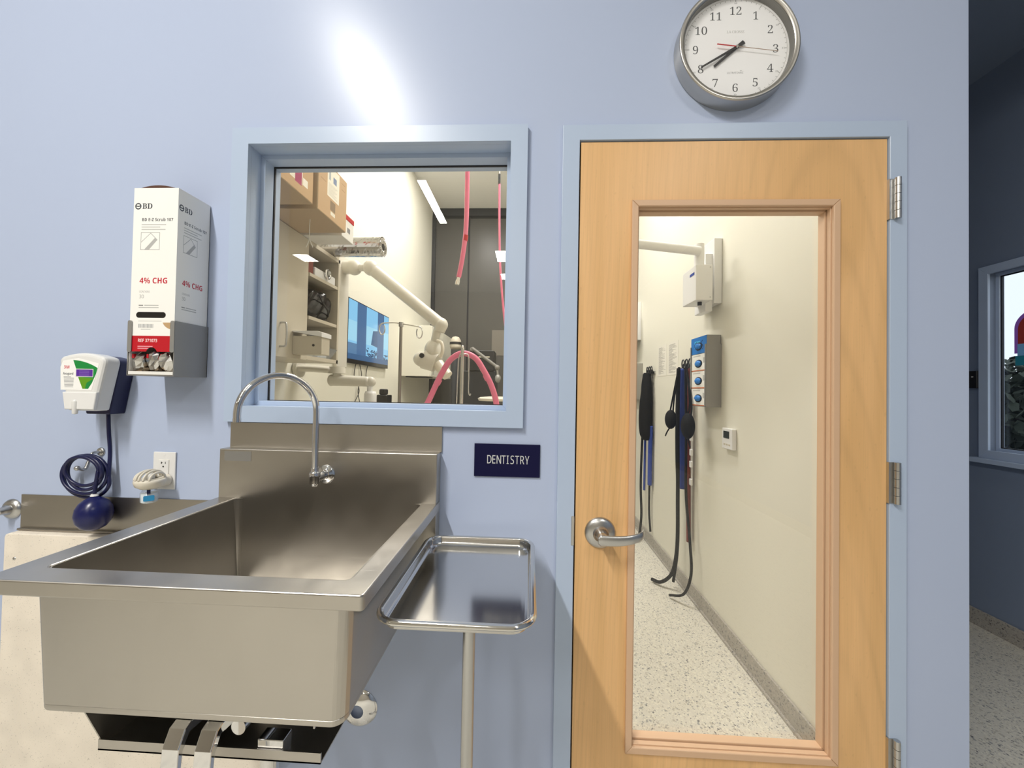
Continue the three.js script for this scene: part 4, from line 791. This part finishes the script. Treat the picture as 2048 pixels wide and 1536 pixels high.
wallMount(-1.205, 'white wall mount with long horizontal arm above the glove boxes', true);
wallMount(-2.88, 'white wall mount farther along, partly hidden by the door stile', false);
{
  const h = thing('glove_holder', 'grey metal holder with a stack of glove boxes', 'holder');
  const z0 = -1.425, z1 = -1.205;
  mesh('side', bb(1.05, 1.139, 1.325, 1.70, z1, z1 + 0.003), M.bracketGrey, h);
  mesh('side', bb(1.05, 1.139, 1.325, 1.70, z0 - 0.003, z0), M.bracketGrey, h);
  mesh('back', bb(1.136, 1.1395, 1.325, 1.70, z0, z1), M.bracketGrey, h);
  mesh('base', bb(1.05, 1.139, 1.322, 1.325, z0 - 0.003, z1 + 0.003), M.bracketGrey, h);
  for (const [a, b] of [[z0, z0 + 0.012], [z1 - 0.012, z1]]) mesh('lip', bb(1.046, 1.05, 1.325, 1.70, a, b), M.bracketGrey, h);
  for (let k = 0; k < 4; k++) {
    const y0 = 1.3255 + k * 0.108, top = k === 3;
    const t = thing('glove_box', ['white box of blue gloves at the bottom of the grey holder', 'white box of blue gloves second from the bottom of the holder', 'white box of blue gloves under the blue printed one', 'blue printed glove box at the top of the grey holder'][k], 'glove box', 'glove boxes in the grey holder');
    const tex = canvasTex(256, 128, (q, w, H) => {
      q.fillStyle = top ? '#1d74c4' : '#e9e9e4'; q.fillRect(0, 0, w, H);
      if (top) { q.fillStyle = '#49b7e6'; q.fillRect(60, 30, 90, 50); q.strokeStyle = '#0d2d63'; q.lineWidth = 8; q.beginPath(); q.arc(90, 70, 30, 3, 6); q.stroke(); q.beginPath(); q.arc(190, 50, 16, 1.6, 5); q.stroke(); q.beginPath(); q.arc(186, 80, 16, 4.7, 8); q.stroke(); }
      else { q.fillStyle = '#b9b9b5'; q.fillRect(40, 10, 120, 8); q.fillRect(200, 30, 36, 40); q.fillStyle = '#c7672a'; q.fillRect(0, 120, w, 8); }
      q.fillStyle = '#0b0d12'; q.beginPath(); q.ellipse(w / 2, H * 0.56, 62, 30, 0, 0, 7); q.fill();
    });
    mesh('carton', bb(1.053, 1.135, y0, y0 + 0.106, z0 + 0.001, z1 - 0.001, 0.001), top ? M.bracketGrey : M.paper, t);
    mesh('printed_front', planar(bb(1.0522, 1.053, y0 + 0.001, y0 + 0.105, z0 + 0.001, z1 - 0.001), (x, y, z) => [(z - z0) / (z1 - z0), (y - y0) / 0.106]), mat(0xffffff, 0.5, 0, { map: tex }), t);
    const g = new THREE.SphereGeometry(0.03, 20, 14).scale(0.4, 0.62, 1.25), q = g.attributes.position; for (let i = 0; i < q.count; i++) q.setX(i, q.getX(i) + 0.004 * Math.sin(q.getZ(i) * 260 + k) * Math.cos(q.getY(i) * 190));
    g.computeVertexNormals(); mesh('glove', g.translate(1.05, y0 + 0.047, (z0 + z1) / 2), M.gloveBlue, t);
  }
}
for (let k = 0; k < 2; k++) {
  const z0 = k ? -2.34 : -2.09, tex = canvasTex(256, 340, (q, w, h) => { q.fillStyle = '#e2dfd4'; q.fillRect(0, 0, w, h); for (let i = 0; i < 40; i++) { q.fillStyle = i % 7 ? '#98958d' : '#74726d'; q.fillRect(24, 26 + i * 7.4, 60 + rnd() * 145, 3.4); } });
  const o = solo('posted_sheet', planar(bb(1.1385, 1.1397, 1.548, 1.815, z0, z0 + 0.215), (x, y, z) => [(z - z0) / 0.215, (y - 1.548) / 0.267]), mat(0xffffff, 0.7, 0, { map: tex }), k ? 'posted text sheet farther from the glove boxes' : 'posted text sheet nearer the glove boxes', 'notice', 'posted sheets on the dental wall');
}
{
  const t = thing('thermostat', 'white wall thermostat with dark display seen through the door', 'thermostat');
  const z0 = -1.142, z1 = -1.03, y0 = 1.092, y1 = 1.208;
  mesh('body', bb(1.116, 1.1395, y0, y1, z0, z1, 0.003), M.white, t);
  mesh('display', bb(1.1148, 1.117, 1.152, 1.192, -1.125, -1.062), mat(lin(0.03, 0.035, 0.03), 0.2), t);
  for (let k = 0; k < 3; k++) mesh('button', bb(1.1145, 1.117, 1.112, 1.122, -1.122 + k * 0.026, -1.104 + k * 0.026, 0.001), M.laminate, t);
}
solo('grey_wall_box', bb(1.07, 1.1395, 1.33, 1.70, -3.05, -2.80, 0.004), mat(lin(0.33, 0.32, 0.28), 0.5), 'plain grey box on the wall behind the door stile', 'box');

// hooks with leads
function hookRack(z, label) {
  const t = thing('lead_hooks', label, 'hook', 'wire hooks on the dental room wall');
  mesh('rail', bb(1.128, 1.1395, 1.575, 1.60, z - 0.09, z + 0.09, 0.002), M.satin, t);
  for (let k = -1; k <= 1; k++) { const p = []; for (let i = 0; i <= 16; i++) { const a = i / 16 * 2 * Math.PI; p.push(V(1.11 - 0.004 * i / 16, 1.615 + 0.028 * Math.sin(a), z + k * 0.06 + 0.02 * Math.cos(a))); } mesh('hook', tube([V(1.13, 1.585, z + k * 0.06), ...p, V(1.095, 1.575, z + k * 0.06), V(1.085, 1.588, z + k * 0.06)], 0.0045, 60, 8), M.black, t); }
}
hookRack(-1.64, 'black wire hooks on the wall nearer the glove boxes');
hookRack(-2.49, 'black wire hooks on the wall farther from the glove boxes');
function lead(name, label, m, pts, w, th, group) {
  return solo(name, sweep(pts, w, th, V(1, 0, 0.02), 60, 10), m, label, 'lead', group);
}
const GA = 'leads on the nearer hooks', GB = 'leads on the farther hooks';
lead('dog_lead', 'broad blue lead on the nearer hooks', M.strapBlue, [V(1.105, 1.58, -1.71), V(1.105, 1.3, -1.71), V(1.105, 1.0, -1.69), V(1.105, 0.72, -1.67)], 0.024, 0.022, GA);
lead('dog_lead', 'long black lead whose end curls up on the floor', M.fabricBlack, [V(1.062, 1.58, -1.66), V(1.06, 1.2, -1.66), V(1.062, 0.7, -1.65), V(1.06, 0.25, -1.66), V(1.03, 0.10, -1.68), V(0.97, 0.03, -1.72), V(0.93, 0.02, -1.78)], 0.012, 0.013, GA);
lead('dog_lead', 'black lead looping to the right above the baseboard', M.fabricBlack, [V(1.08, 1.58, -1.58), V(1.08, 1.1, -1.56), V(1.08, 0.7, -1.55), V(1.085, 0.4, -1.49), V(1.08, 0.2, -1.46), V(1.04, 0.07, -1.48), V(0.98, 0.02, -1.56)], 0.008, 0.009, GA);
lead('dog_lead', 'dark red flat lead on the nearer hooks', M.strapRed, [V(1.11, 1.58, -1.60), V(1.105, 1.1, -1.585), V(1.11, 0.7, -1.585), V(1.112, 0.38, -1.58)], 0.018, 0.014, GA);
lead('dog_lead', 'thin black lead hanging with a knot at waist height', M.fabricBlack, [V(1.095, 1.58, -1.76), V(1.09, 1.2, -1.76), V(1.09, 0.92, -1.75), V(1.095, 0.6, -1.73), V(1.09, 0.25, -1.72), V(1.06, 0.04, -1.71)], 0.008, 0.010, GA);
{
  const t = thing('knotted_strap', 'white plastic buckle strap beside the blue lead', 'strap');
  mesh('strap', sweep([V(1.115, 1.57, -1.55), V(1.11, 1.1, -1.54), V(1.112, 0.79, -1.535)], 0.006, 0.003, V(1, 0, 0.02), 30, 8), M.white, t);
  for (const y of [1.10, 1.0, 0.92, 0.80]) mesh('buckle', bb(1.098, 1.112, y - 0.022, y + 0.022, -1.555, -1.522, 0.005), M.white, t);
}
for (const [z, y, s, label] of [[-1.715, 1.21, 1.15, 'black fabric muzzle left of the blue lead'], [-1.41, 1.19, 1.4, 'black fabric muzzle right of the blue lead']]) {
  const t = thing('fabric_muzzle', label, 'muzzle', 'black muzzles on the nearer hooks');
  mesh('cup', ball(0.055, 1.03, y, z, 0.7, 1.1 * s, 0.85 * s), M.fabricBlack, t);
  mesh('loop', tube([V(1.035, y + 0.05, z - 0.03), V(1.04, y + 0.14, z), V(1.05, 1.59, z < -1.7 ? -1.62 : -1.50), V(1.04, y + 0.13, z + 0.03), V(1.035, y + 0.05, z + 0.03)], 0.006, 60, 8), M.fabricBlack, t);
  mesh('tail', tube([V(1.03, y - 0.05, z), V(1.025, y - 0.10, z + (z < -1.7 ? -0.06 : 0.03)), V(1.025, y - 0.13, z + (z < -1.7 ? -0.09 : 0.05))], 0.005, 20, 8), M.fabricBlack, t);
}
{
  const t = thing('dog_harness', 'black padded harness with a red tag on the farther hooks', 'harness');
  mesh('padding', [sweep([V(1.09, 1.585, -2.49), V(1.085, 1.4, -2.49), V(1.08, 1.2, -2.50), V(1.085, 1.02, -2.50), V(1.10, 0.97, -2.50)], (u) => 0.05 + 0.05 * Math.sin(u * 2.6), (u) => 0.03 + 0.025 * Math.sin(u * 3), V(1, 0, 0.02), 40, 14)], M.fabricBlack, t);
  mesh('side_loop', tube([V(1.09, 1.58, -2.58), V(1.08, 1.45, -2.60), V(1.08, 1.30, -2.58)], 0.012, 30, 8), M.fabricBlack, t);
  mesh('red_tag', bb(1.045, 1.06, 1.345, 1.375, -2.53, -2.49, 0.003), M.red, t);
}
lead('dog_lead', 'narrow blue lead below the harness', M.strapBlue, [V(1.10, 1.10, -2.56), V(1.10, 0.8, -2.565), V(1.10, 0.48, -2.57)], 0.014, 0.010, GB);
lead('dog_lead', 'wide blue lead below the harness', M.strapBlue, [V(1.11, 1.10, -2.43), V(1.11, 0.8, -2.44), V(1.11, 0.56, -2.44)], 0.03, 0.018, GB);
lead('dog_lead', 'black cord lead under the wide blue lead', M.fabricBlack, [V(1.115, 0.9, -2.44), V(1.115, 0.6, -2.46), V(1.115, 0.3, -2.46), V(1.118, 0.14, -2.43)], 0.010, 0.009, GB);
lead('dog_lead', 'black lead nearest the door stile touching the baseboard', M.fabricBlack, [V(1.11, 1.40, -2.64), V(1.10, 0.9, -2.66), V(1.09, 0.5, -2.65), V(1.09, 0.20, -2.62), V(1.05, 0.04, -2.56), V(1.02, 0.02, -2.52)], 0.011, 0.011, GB);

// ---------------------------------------------------------------- passage on the right
{
  const t = thing('card_reader', 'small black wall reader left of the daylight window', 'card reader');
  mesh('case', bb(2.775, 2.7995, 1.468, 1.575, -1.425, -1.378 - 0.002, 0.003), M.black, t);
  mesh('indicator', bb(2.773, 2.776, 1.535, 1.541, -1.408, -1.398), M.letter, t);
}
{
  const t = thing('window_sticker', 'colourful arched sticker with purple outline on the daylight window', 'sticker');
  const A = (r, y0, yc, cz) => { const s = new THREE.Shape(); s.moveTo(cz - r, y0); s.lineTo(cz - r, yc); s.absarc(cz, yc, r, Math.PI, 0, true); s.lineTo(cz + r, y0); s.closePath(); return s; };
  const put = (g) => g.rotateY(-Math.PI / 2), cz = -1.146;
  mesh('outline', put(ext(A(0.105, 1.67, 1.815, cz), -2.8449, -2.844)), mat(lin(0.42, 0.16, 0.75), 0.5), t);
  mesh('red_field', put(ext(A(0.088, 1.72, 1.81, cz), -2.844, -2.8435)), mat(lin(0.42, 0.04, 0.03), 0.5), t);
  mesh('pale_blue_band', put(ext(rect(cz - 0.09, cz + 0.09, 1.655, 1.725), -2.844, -2.843)), mat(lin(0.22, 0.50, 0.85), 0.5), t);
  mesh('teal_band', put(ext(rect(cz - 0.10, cz + 0.10, 1.60, 1.656), -2.8449, -2.843)), mat(lin(0.02, 0.25, 0.35), 0.5), t);
}
struct('ground_outside', bb(2.96, 60, -0.3, -0.2, -45, 25), mat(lin(0.10, 0.11, 0.12), 0.9));
// planting outside the window
const leafGeo = () => new THREE.CircleGeometry(0.05, 5).scale(0.6, 1, 1);
for (const [x, z, h, r, label] of [[7.5, -5.2, 2.1, 1.5, 'dark leafy tree close outside the right hand window'], [12.5, -10.5, 2.6, 2.6, 'dark leafy tree farther outside the right hand window']]) {
  const t = thing('garden_tree', label, 'tree', 'trees outside the window');
  mesh('trunk', rod(V(x, -0.2, z), V(x, h * 0.6, z), 0.12, 0.07), mat(lin(0.03, 0.025, 0.02), 0.9), t);
  const gs = [];
  for (let k = 0; k < 2600; k++) { const u = rnd() * 2 - 1, a = rnd() * 6.283, q = Math.cbrt(rnd()), s = Math.sqrt(1 - u * u); const g = leafGeo().scale(1 + r * 0.5, 1 + r * 0.5, 1); g.rotateX(rnd() * 3).rotateY(rnd() * 6.28).translate(x + r * q * s * Math.cos(a), h * 0.52 + h * 0.46 * q * u, z + r * q * s * Math.sin(a)); gs.push(g); }
  const o = mesh('foliage', gs, mat(lin(0.03, 0.04, 0.025), 0.8, 0, { side: THREE.DoubleSide }), t); o.userData.kind = 'stuff';
}

renderer.render(scene, camera);
